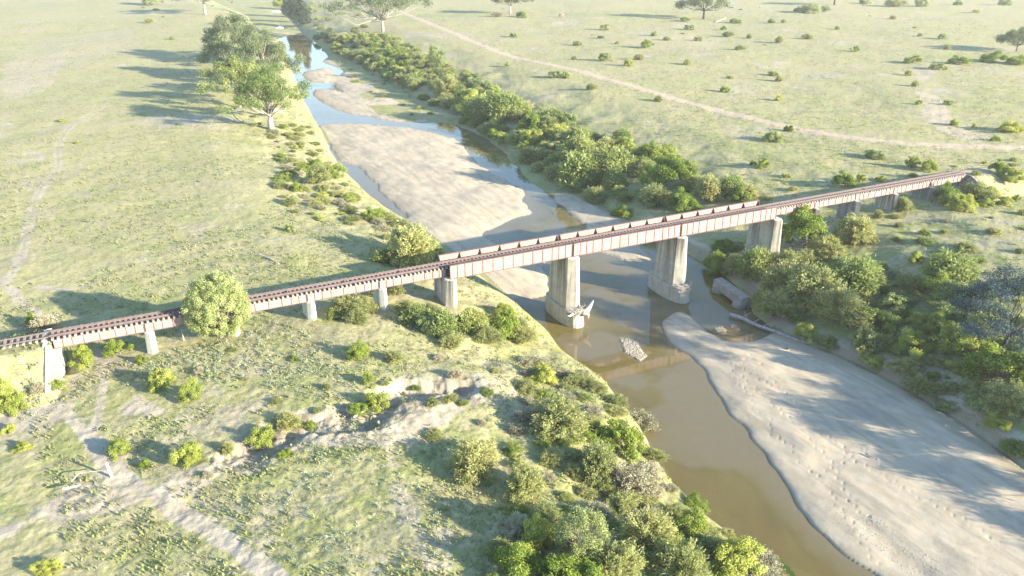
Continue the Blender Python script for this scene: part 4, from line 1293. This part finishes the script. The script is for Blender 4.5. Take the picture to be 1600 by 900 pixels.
    ((815, 27), 'leafy_shrub', 24, .5, None), ((776, 26), 'dry_shrub', 20, .5, None), ((877, 27), 'dry_shrub', 9, 1., None), ((1070, 33), 'leafy_shrub', 20, .5, None), ((1150, 36), 'leafy_shrub', 20, .4, None),
]:
    if a[2] >= 1:
        put(*a)

# thickets filled plant by plant: (outline in the photo, spacing, width range, kinds with weights, height factor)
ZONES = [
    ([(830, 560), (900, 570), (955, 625), (1012, 695), (1060, 770), (1115, 820), (1195, 888), (1215, 930), (760, 930), (770, 820), (800, 760), (780, 700), (820, 620)], 2.3, (1.6, 4.2),
     (('feathery_shrub', .44), ('dry_shrub', .20), ('leafy_shrub', .16), ('yellow_shrub', .10), ('willow_shrub', .10)), .44, 92),
    ([(600, 560), (780, 560), (830, 620), (780, 720), (700, 730), (640, 700), (720, 640)], 5.0, (1.4, 3.0), (('feathery_shrub', .6), ('dry_shrub', .4)), .55, 14),
    ([(500, 470), (600, 455), (690, 470), (760, 480), (830, 515), (830, 535), (780, 530), (700, 525), (640, 505), (520, 505)], 2.8, (2.2, 4.2),
     (('feathery_shrub', .5), ('willow_shrub', .3), ('leafy_shrub', .2)), .8, 24),
    ([(480, 60), (530, 55), (620, 60), (680, 95), (740, 125), (800, 155), (860, 185), (920, 205), (990, 220), (1040, 250), (1100, 280), (1190, 300), (1150, 322),
      (1050, 340), (990, 350), (900, 300), (850, 275), (800, 238), (740, 200), (690, 172), (640, 143), (590, 117), (540, 89), (490, 68)], 3.2, (4.2, 8.2),
     (('willow_shrub', .34), ('feathery_shrub', .30), ('leafy_shrub', .14), ('yellow_shrub', .08), ('green_shrub', .11), ('yellow_shrub', .05)), .62, 270),
    ([(1085, 400), (1140, 380), (1220, 405), (1300, 395), (1400, 430), (1500, 470), (1600, 500), (1600, 715), (1540, 680), (1460, 630), (1400, 590), (1330, 555), (1260, 525),
      (1190, 495), (1150, 465), (1110, 435)], 2.6, (2.8, 5.4), (('feathery_shrub', .42), ('willow_shrub', .22), ('green_shrub', .16), ('yellow_shrub', .14), ('leafy_shrub', .08)), .6, 165),
    ([(1220, 400), (1300, 372), (1420, 385), (1500, 420), (1540, 500), (1600, 560), (1600, 480), (1540, 400), (1420, 350), (1290, 345)], 3.6, (1.6, 4.0), (('feathery_shrub', .35), ('yellow_shrub', .25), ('willow_shrub', .25), ('leafy_shrub', .15)), .5, 46),
    ([(1280, 340), (1480, 340), (1600, 330), (1600, 400), (1500, 400), (1400, 390), (1300, 370)], 6, (1.2, 2.8), (('feathery_shrub', .5), ('dry_shrub', .2), ('yellow_shrub', .3)), .5, 18),
    ([(420, 200), (480, 195), (510, 250), (560, 305), (600, 335), (680, 385), (600, 385), (520, 350), (440, 330), (425, 260)], 3.0, (1.4, 4.2),
     (('feathery_shrub', .5), ('yellow_shrub', .22), ('leafy_shrub', .08), ('dry_shrub', .20)), .45, 84),
    ([(1190, 270), (1300, 280), (1460, 262), (1590, 250), (1600, 340), (1540, 330), (1510, 262), (1340, 292), (1200, 312)], 7, (1.5, 3.6), (('feathery_shrub', .4), ('yellow_shrub', .3), ('leafy_shrub', .3)), .6, 22),
    ([(330, 130), (380, 130), (440, 160), (470, 195), (420, 215), (380, 190), (340, 150)], 9, (2, 4), (('feathery_shrub', .6), ('green_shrub', .4)), .6, 8),
    ([(640, 5), (1590, 5), (1590, 190), (1250, 195), (1100, 160), (900, 105), (720, 50)], 20, (.7, 3.0), (('feathery_shrub', .7), ('yellow_shrub', .3)), .45, 24),
    ([(480, 5), (620, 5), (600, 60), (500, 50)], 16, (3, 6.5), (('feathery_shrub', .5), ('green_shrub', .3), ('yellow_shrub', .2)), .6, 24),
    ([(150, 0), (360, 0), (400, 45), (340, 60), (230, 30)], 30, (2.5, 5), (('feathery_shrub', .5), ('green_shrub', .5)), .5, 10),
    ([(530, 85), (580, 108), (640, 145), (690, 180), (660, 190), (600, 180), (570, 150), (530, 115)], 6, (1.2, 3), (('feathery_shrub', .7), ('yellow_shrub', .3)), .45, 22),
    ([(200, 540), (480, 520), (560, 560), (520, 640), (300, 640), (220, 600)], 5.5, (.9, 1.9), (('feathery_shrub', .5), ('leafy_shrub', .2), ('dry_shrub', .3)), .55, 16),
    ([(490, 640), (600, 598), (770, 590), (775, 625), (640, 640), (500, 668)], 3.2, (1.2, 2.4), (('willow_shrub', .5), ('feathery_shrub', .5)), .5, 7),
    ([(0, 560), (60, 600), (70, 700), (0, 720)], 3.5, (1.2, 2.2), (('yellow_shrub', .5), ('dry_shrub', .5)), .6, 6),
]


def poisson(poly_px, sp, rng, cap):
    P = np.array(poly_px, float)
    lo, hi = P.min(0), P.max(0)
    cand = rng.uniform(lo, hi, (cap * 60, 2))
    cand = cand[inside(cand[:, 0], cand[:, 1], P)]
    cand = cand[:cap * 24]
    if not len(cand):
        return np.zeros((0, 3))
    Q = drop(cand)
    # thin so that the density is even on the ground, not in the picture
    w = np.linalg.norm(Q - CAM, axis=1) ** 3; w /= w.max()
    order = np.argsort(-np.log(rng.random(len(Q)) + 1e-12) / w)
    out = []
    for i in order:
        if len(out) >= cap:
            break
        if all((Q[i, 0] - o[0]) ** 2 + (Q[i, 1] - o[1]) ** 2 > sp * sp for o in out):
            out.append(Q[i])
    return np.array(out).reshape(-1, 3)


KEEP_OUT = [drop([p])[0][:2] for p in ((172, 735), (908, 850), (1130, 445), (1150, 455), (1165, 470), (1195, 505), (605, 500), (600, 512), (490, 515), (500, 525), (712, 500))]
for poly, sp, wr, kinds, hf, cap in ZONES:
    for q in poisson(poly, sp, rng0, cap):
        x, y, z = q
        if z < .45 or (abs(y) < 3.6 and -50 < x < 112):
            continue
        if any((x - p[0]) ** 2 + (y - p[1]) ** 2 < (.25 * p[4] + sp * .3) ** 2 for p in PLANTS):
            continue
        if any(np.hypot(x - k[0], y - k[1]) < 3.2 for k in KEEP_OUT):
            continue
        kd = kinds[int(rng0.choice(len(kinds), p=np.array([k[1] for k in kinds]) / sum(k[1] for k in kinds)))][0]
        PLANTS.append((x, y, z, kd, rng0.uniform(*wr), hf * rng0.uniform(.8, 1.25), None))

# label: what it looks like, which landmark it grows nearest to, and its place in that order
XYZ = np.array([p[:3] for p in PLANTS]); PX = to_pix(XYZ)
LP = np.array([l[0] for l in LAND], float)
near = np.argmin(((PX[:, None] - LP[None]) ** 2).sum(2), 1)
ORD = ['nearest', 'second nearest', 'third nearest', 'fourth nearest', 'fifth nearest', 'sixth nearest', 'seventh nearest', 'eighth nearest', 'ninth nearest', 'tenth nearest', 'eleventh nearest', 'twelfth nearest', 'thirteenth nearest', 'fourteenth nearest', 'fifteenth nearest', 'sixteenth nearest',
       'seventeenth nearest', 'eighteenth nearest', 'nineteenth nearest', 'twentieth nearest', '21st nearest', '22nd nearest', '23rd nearest', '24th nearest', '25th nearest', '26th nearest', '27th nearest', '28th nearest', '29th nearest', '30th nearest', '31st nearest', '32nd nearest', '33rd nearest', '34th nearest']
labels = [None] * len(PLANTS)
buckets = {}
for i, p in enumerate(PLANTS):
    buckets.setdefault((p[3], near[i]), []).append(i)
for (kd, l), ids in buckets.items():
    ids.sort(key=lambda i: ((PX[i] - LP[l]) ** 2).sum())
    for k, i in enumerate(ids):
        if k < len(ORD):
            labels[i] = '%s, %s such to %s' % (LOOK[kd], ORD[k], LAND[l][1])
        else:
            labels[i] = '%s farther out around %s' % (LOOK[kd], LAND[l][1])
MIN_PARTS = 9
for i, (x, y, z, kd, w, hf, lb) in enumerate(PLANTS):
    vs = VAR[kd]; fm, sm = vs[int(rng0.integers(len(vs)))]
    s = w / 2
    h = s * hf * rng0.uniform(.92, 1.12) / .95
    dist = np.linalg.norm(XYZ[i] - CAM); wpx = w / dist * F
    grp = LOOK[kd] + 's along the river and on the plain'
    lb = lb or labels[i]
    rz = rng0.uniform(0, 6.28)
    if wpx > MIN_PARTS:
        o = empty(kd, (x, y, z - .08), rz, label=lb, cat='shrub', group=grp)
        ob('foliage', fm, o); ob('stems', sm, o)
    else:
        o = ob(kd, fm); o.location = (x, y, z - .08); o.rotation_euler = (0, 0, rz)
        tag(o, lb, 'shrub', grp)
    o.rotation_euler = (rng0.uniform(-.12, .12), rng0.uniform(-.12, .12), rz)
    o.scale = (s * rng0.uniform(.8, 1.25), s * rng0.uniform(.8, 1.2), h)


# ------------------------------------------------------------------ trees
def tree(px, name, label, H, Wd, nl, lobe, leaf, mat, bark, seed, cat='tree', group=None, trunk=.4, split=.3, dens=1., crown_lo=.32, shape='gum', lean=(0, 0), twigs=0, pos=None, flat=.78, droop=.5):
    rng = np.random.default_rng(seed)
    q = drop([px])[0] if pos is None else np.array(pos, float)
    cs = []; rs = []
    for i in range(nl):
        a = rng.uniform(0, 6.28)
        if shape == 'gum':
            u = rng.random() ** .5; hh = crown_lo + (1 - crown_lo) * (1 - .55 * u ** 2) * rng.uniform(.62, 1.0)
            hh = min(hh, 1 - .3 * lobe / H)
            R = Wd / 2 * u * (1 + .25 * math.sin(2 * a + seed)) * (.75 + .5 * rng.random())
            cs.append([math.cos(a) * R, math.sin(a) * R, hh * H - lobe * .6]); rs.append(lobe * rng.uniform(.6, 1.15))
        elif shape == 'round':
            e = math.asin(rng.uniform(-.97, 1)); R = Wd / 2 - lobe * .75
            cz = H * .54
            k = rng.uniform(.84, 1.02)
            wz = 1.0 - .12 * math.sin(e)
            cs.append([math.cos(a) * math.cos(e) * R * k * wz, math.sin(a) * math.cos(e) * R * k * wz, cz + math.sin(e) * (H * .46 - lobe * .6) * k]); rs.append(lobe * rng.uniform(.75, 1.2))
        else:                       # column / cone
            t = rng.random(); R = Wd / 2 * (1 - .55 * t) * rng.uniform(.4, .9) * (math.sin(math.pi * min(1, t + .18)) * .4 + .6)
            cs.append([math.cos(a) * R, math.sin(a) * R, H * (.10 + .84 * t)]); rs.append(lobe * (1 - .4 * t) * rng.uniform(.7, 1.2))
    cs = np.array(cs); rs = np.array(rs)
    cs[:, :2] += np.outer(cs[:, 2] / H, lean)
    tints = .48 + rng.normal(size=nl) * .2
    counts = np.maximum(20, (rs ** 2 * 26 / leaf ** 2 * dens * (.23 if shape == 'gum' else .16))).astype(int)
    V, Fq, T = leaf_cloud(rng, cs, rs, counts, leaf, .42, tints, .3, droop, flat)
    o = empty(name, q - np.array([0, 0, .2]), label=label, cat=cat, group=group)
    ob('crown', mesh_np('crown', V, Fq, mat, T), o)
    ends = cs[rng.permutation(nl)[:max(6, nl // 2)]]
    sk = skeleton(rng, ends, trunk, H * split, (lean[0] * split, lean[1] * split), k=.55)
    sk.build('trunk', bark, o, True)
    return o


GG = 'river gums on the left bank'
tree((425, 203), 'gum_tree', 'nearest riverside gum with a thick pale forked trunk', 18.9, 18.1, 75, 2.00, .27, M['f_gum_green'], M['gum_bark'], 1, group=GG, dens=.9, trunk=.8, split=.2, crown_lo=.18)
tree((374, 168), 'gum_tree', 'shady riverside gum left of and behind the forked one', 17.1, 15.5, 57, 2.00, .28, M['f_gum_green'], M['gum_bark'], 2, group=GG, dens=.9, trunk=.55, split=.24, crown_lo=.14)
tree((415, 138), 'gum_tree', 'riverside gum leaning over the blue water with a bare white limb', 21.6, 20.6, 75, 2.16, .31, M['f_gum'], M['gum_bark'], 3, group=GG, dens=.9, trunk=.55, split=.26, crown_lo=.12)
tree((352, 122), 'gum_tree', 'riverside gum on the field side of the row', 17.1, 15.5, 48, 2.08, .31, M['f_gum'], M['gum_bark'], 4, group=GG, dens=.9, trunk=.5, split=.26, crown_lo=.12)
tree((366, 94), 'gum_tree', 'farthest riverside gum of the row with a grey-green crown', 21.6, 24.1, 64, 2.40, .34, M['f_gum'], M['gum_bark'], 5, group=GG, dens=.9, trunk=.55, split=.26, crown_lo=.12)
tree((395, 106), 'gum_tree', 'middle riverside gum seen between its neighbours', 19.8, 18.9, 54, 2.16, .33, M['f_gum'], M['gum_bark'], 6, group=GG, dens=.9, trunk=.5, split=.26, crown_lo=.12)
tree((385, 150), 'gum_tree', 'small riverside gum in the dark middle of the row', 15.3, 14.6, 45, 1.92, .29, M['f_gum'], M['gum_bark'], 14, group=GG, dens=.9, trunk=.45, split=.26, crown_lo=.12)
tree((321, 23), 'gum_tree', 'pale-trunked gum at the top left, standing apart on the plain', 24, 30, 40, 3.4, .6, M['f_gum'], M['gum_bark'], 7, trunk=.9, split=.3, dens=.8)
tree((598, 50), 'gum_tree', 'big pale gum with bare white limbs across the river', 32, 44, 120, 3.7, .5, M['f_gum'], M['gum_bark'], 8, trunk=.8, split=.2, dens=.5, crown_lo=.2)
tree((797, 21), 'gum_tree', 'lone small gum at the top centre of the plain', 17, 24, 36, 3.2, .5, M['f_gum'], M['gum_bark'], 9, trunk=.7, split=.3, dens=.8)
tree((1099, 30), 'gum_tree', 'lone spreading gum with a dark trunk on the plain', 19, 32, 48, 3.2, .48, M['f_gum'], M['dark_bark'], 10, trunk=.7, split=.28, dens=.8)
tree((1304, 8), 'gum_tree', 'gum trunk rising out of the topmost thicket on the plain', 18, 20, 34, 3.2, .5, M['f_gum_green'], M['dark_bark'], 11, trunk=.7, split=.3)
tree((1588, 80), 'gum_tree', 'gum at the right edge of the plain with a rounded crown', 12, 17, 56, 2.1, .3, M['f_gum'], M['bark'], 12, trunk=.4, split=.22, crown_lo=.2)
for k, (p, h, w_) in enumerate((((461, 33), 27, 9), ((474, 38), 26, 11), ((451, 26), 24, 8))):
    tree(p, 'casuarina_tree', ['dark upright casuarina in the middle of its clump by the far pond', 'dark upright casuarina on the right of its clump, nearest the pond', 'dark upright casuarina on the left of its clump by the far pond'][k],
         h, w_, 90, 2.8, .42, M['f_dark'], M['dark_bark'], 20 + k, trunk=.4, split=.1, shape='cone', group='dark casuarinas beside the far pond', flat=1.0)
tree((440, 14), 'willow_tree', 'small green willow left of the dark casuarinas', 11, 14, 40, 2.2, .4, M['f_yellow'], M['bark'], 24, trunk=.3, split=.15, shape='round')
# tall shrubs of the same thicket just past the right edge of the view: their shadows lie across the sandbar
for k, (X_, Y_, h_, w_) in enumerate(((52, -61, 6.5, 6), (56, -68, 8.5, 8), (53, -76, 7, 6.5), (60, -80, 10, 9), (55, -89, 8, 8), (60, -98, 9, 9), (54, -105, 7, 7), (66, -72, 9, 8), (52, -116, 8, 8))):
    tree(None, 'riverside_tree', ORD[k] + ' bank tree to the view among those past the right edge of the sandbar', h_, w_, 26, 1.4, .18, M['f_gum_green'], M['bark'], 50 + k, trunk=.25, split=.2, dens=.6, crown_lo=.2,
         group='bank trees past the right edge of the view', pos=(X_, Y_, float(height(np.array([X_ * 1.]), np.array([Y_ * 1.]), False)[0])))
tree((683, 112), 'poplar_tree', 'small upright bright poplar in the thicket across the river', 11.5, 8.5, 44, 1.4, .2, M['f_cool'], M['bark'], 25, trunk=.25, split=.2, shape='round', flat=1.0)
tree((346, 527), 'round_tree', 'dense round yellow-green tree standing in front of the bridge', 8.9, 8.2, 300, .55, .085, M['f_dense'], M['bark'], 30, trunk=.25, split=.22, shape='round', flat=1.0, dens=1.7, droop=0)
tree((908, 868), 'round_tree', 'round cool-green bushy tree in the near thicket at the bottom', 4.8, 4.8, 170, .40, .07, M['f_cool'], M['bark'], 31, trunk=.14, split=.22, shape='round', flat=1.0, dens=1.0, droop=0)
tree((1566, 560), 'blue_gum_tree', 'blue-grey gum with dark branches at the right edge', 13.5, 14.5, 64, 1.5, .14, M['f_blue'], M['dark_bark'], 32, trunk=.28, split=.26, dens=.62, crown_lo=.3, flat=.55)

# ------------------------------------------------------------------ ground cover that nobody could count
def tufts(name, pts, hgt, blades, label, cat, mat, seed, tint0=.5, tvar=.25, wide=.12, spread=.35):
    rng = np.random.default_rng(seed)
    n = len(pts)
    H = hgt * rng.uniform(.5, 1.3, n) if np.isscalar(hgt) else hgt
    P = np.repeat(pts, blades, 0); h = np.repeat(H, blades)
    a = rng.uniform(0, 6.28, len(P)); lean = rng.uniform(.1, .9, len(P))
    base = P + np.stack([rng.normal(size=len(P)) * h * spread, rng.normal(size=len(P)) * h * spread, np.full(len(P), -.05)], -1)
    tip = base + np.stack([np.cos(a) * h * lean, np.sin(a) * h * lean, h], -1)
    mid = base * .45 + tip * .55 + np.stack([np.zeros(len(P)), np.zeros(len(P)), h * .12], -1)
    sd_ = np.stack([-np.sin(a), np.cos(a), np.zeros(len(P))], -1) * (h * wide)[:, None]
    V = np.stack([base - sd_ * .6, mid - sd_, tip, mid + sd_], 1).reshape(-1, 3)
    T = np.repeat(np.clip(np.repeat(tint0 + rng.normal(size=n) * tvar, blades) + rng.normal(size=len(P)) * .08, 0, 1), 4)
    o = ob(name, mesh_np(name, V, np.arange(len(V)).reshape(-1, 4), mat, T))
    tag(o, label, cat, kind='stuff')


def scatter(n, rmax, seed, clump=None, thr=.45):
    rng = np.random.default_rng(seed)
    r = 28 + (rmax - 28) * rng.random(n) ** 1.25
    a = YAW + rng.uniform(-.62, .62, n)
    x = CAM[0] + r * np.cos(a); y = CAM[1] + r * np.sin(a)
    dl, sl, _ = seg_dist(x, y, LB); dr, sr, _ = seg_dist(x, y, RB)
    DL, DR = dl * sl, -dr * sr
    ok = ((DL > .3) | (DR > 1.0)) & ~((np.abs(y) < 1.6) & (x > -50) & (x < 112))
    if clump:
        ok &= fbm(x, y, clump, seed + 3, 4) > thr
    for P, w in ((at_z([(660, 32), (780, 82), (950, 124), (1150, 179), (1350, 218), (1640, 230)], 8.4), 1.8), (at_z([(95, 640), (180, 732), (262, 785), (340, 830), (440, 905)], 8.4), 1.3)):
        d, _, _ = seg_dist(x, y, P); ok &= d > w
    x, y = x[ok], y[ok]
    return np.stack([x, y, height(x, y)], -1)


tufts('grass_tufts', scatter(70000, 240, 201, 7, .34), .15, 8, 'pale dry and green grass tussocks over banks and fields', 'grass', M['f_grass'], 202, wide=.09, spread=.9)
tufts('tall_weeds', scatter(2200, 200, 211, 9, .60), .36, 12, 'taller weeds and rank grass in patches', 'weeds', M['f_feather'], 212, .6, .2, .08)


tufts('grass_clumps', scatter(60000, 620, 241, 12, .40)[:, :3], .28, 5, 'low pale grass clumps speckling the plain', 'grass', M['f_grass'], 242, .5, .35, .30, .9)


def sage():
    rng = np.random.default_rng(221); pts = []
    for poly, n in (([(240, 560), (420, 500), (520, 530), (560, 570), (500, 620), (400, 600), (250, 590)], 420), ([(190, 570), (250, 560), (240, 620), (200, 610)], 60), ([(1380, 350), (1560, 340), (1540, 420), (1400, 400)], 300),
                    ([(1280, 400), (1500, 440), (1480, 500), (1300, 440)], 160), ([(560, 650), (720, 700), (720, 890), (440, 890), (450, 720)], 260), ([(40, 590), (70, 600), (60, 650), (30, 660)], 40), ([(1060, 30), (1300, 30), (1280, 60), (1080, 60)], 90)):
        P = np.array(poly, float); c = rng.uniform(P.min(0), P.max(0), (n * 4, 2)); c = c[inside(c[:, 0], c[:, 1], P)][:n]
        pts.append(drop(c))
    P = np.vstack(pts)
    keep = fbm(P[:, 0], P[:, 1], 4, 225, 3) > .46
    P = P[keep]
    n = len(P); rs = rng.uniform(.14, .36, n)
    P[:, 2] += rs * .3
    V, Fq, T = leaf_cloud(rng, P, rs, (rs * 130).astype(int) + 12, .06, .6, .5 + rng.normal(size=n) * .2, .4)
    tag(ob('sage_plants', mesh_np('sage_plants', V, Fq, M['f_sage'], T)), 'pale grey-green low leafy weeds scattered in patches', 'ground cover', kind='stuff')


sage()


def pebbles():
    rng = np.random.default_rng(231); V = []; Fq = []
    pts = []
    for poly, n in (([(968, 526), (982, 524), (996, 535), (1011, 556), (1000, 563), (982, 556), (972, 540)], 650), ([(760, 430), (790, 420), (830, 425), (855, 445), (850, 462), (790, 455)], 500),
                    ([(945, 392), (1000, 392), (1020, 412), (985, 414)], 300), ([(1300, 800), (1360, 800), (1470, 880), (1500, 900), (1420, 900)], 500), ([(1117, 511), (1130, 509), (1134, 515), (1120, 519)], 60), ([(1139, 505), (1150, 507), (1148, 513), (1139, 511)], 50)):
        P = np.array(poly, float); c = rng.uniform(P.min(0), P.max(0), (n * 4, 2)); c = c[inside(c[:, 0], c[:, 1], P)][:n]
        pts.append(np.hstack([drop(c), np.full((len(c), 1), .045 if n != 500 else .025)]))
    P = np.vstack(pts); n = len(P)
    s = P[:, 3] * rng.uniform(.6, 2.6, n)
    t = np.array([[1, 0, 0], [-1, 0, 0], [0, 1, 0], [0, -1, 0], [0, 0, 1], [0, 0, -1]], float)
    f = np.array([[0, 2, 4], [2, 1, 4], [1, 3, 4], [3, 0, 4], [2, 0, 5], [1, 2, 5], [3, 1, 5], [0, 3, 5]])
    V = P[:, None, :3] + t[None] * s[:, None, None] * rng.uniform(.6, 1.3, (n, 1, 3)) + rng.normal(size=(n, 6, 3)) * (s * .15)[:, None, None]
    Fa = (f[None] + 6 * np.arange(n)[:, None, None]).reshape(-1, 3)
    m = NT('river_pebbles'); col = m.mix(m.noise(m.pos(), 3, 3, .7), (.30, .26, .2), (.56, .52, .45))
    tag(ob('river_gravel', mesh_np('river_gravel', V.reshape(-1, 3), Fa, m.done(m.bsdf(col, .9)))), 'pale gravel and pebbles on the sandbars and islets', 'gravel', kind='stuff')


pebbles()
# ------------------------------------------------------------------ the air: even haze, also standing in for lens glare
HAZE = 0.00019
if HAZE:
    b = MB(); b.box(-7400, 7400, -7400, 7400, -2.2, 60.0)
    m = NT('haze_air')
    v = m.new('ShaderNodeVolumePrincipled')
    v.inputs['Color'].default_value = (1., .97, .92, 1); v.inputs['Density'].default_value = HAZE; v.inputs['Anisotropy'].default_value = .2
    m.link(v.outputs[0], m.out.inputs['Volume'])
    tag(b.build('haze', m.m), 'thin pale haze over the plain, also standing in for lens glare', 'haze', kind='stuff')
print('plants', len(PLANTS), {k: sum(p[3] == k for p in PLANTS) for k in KINDS})
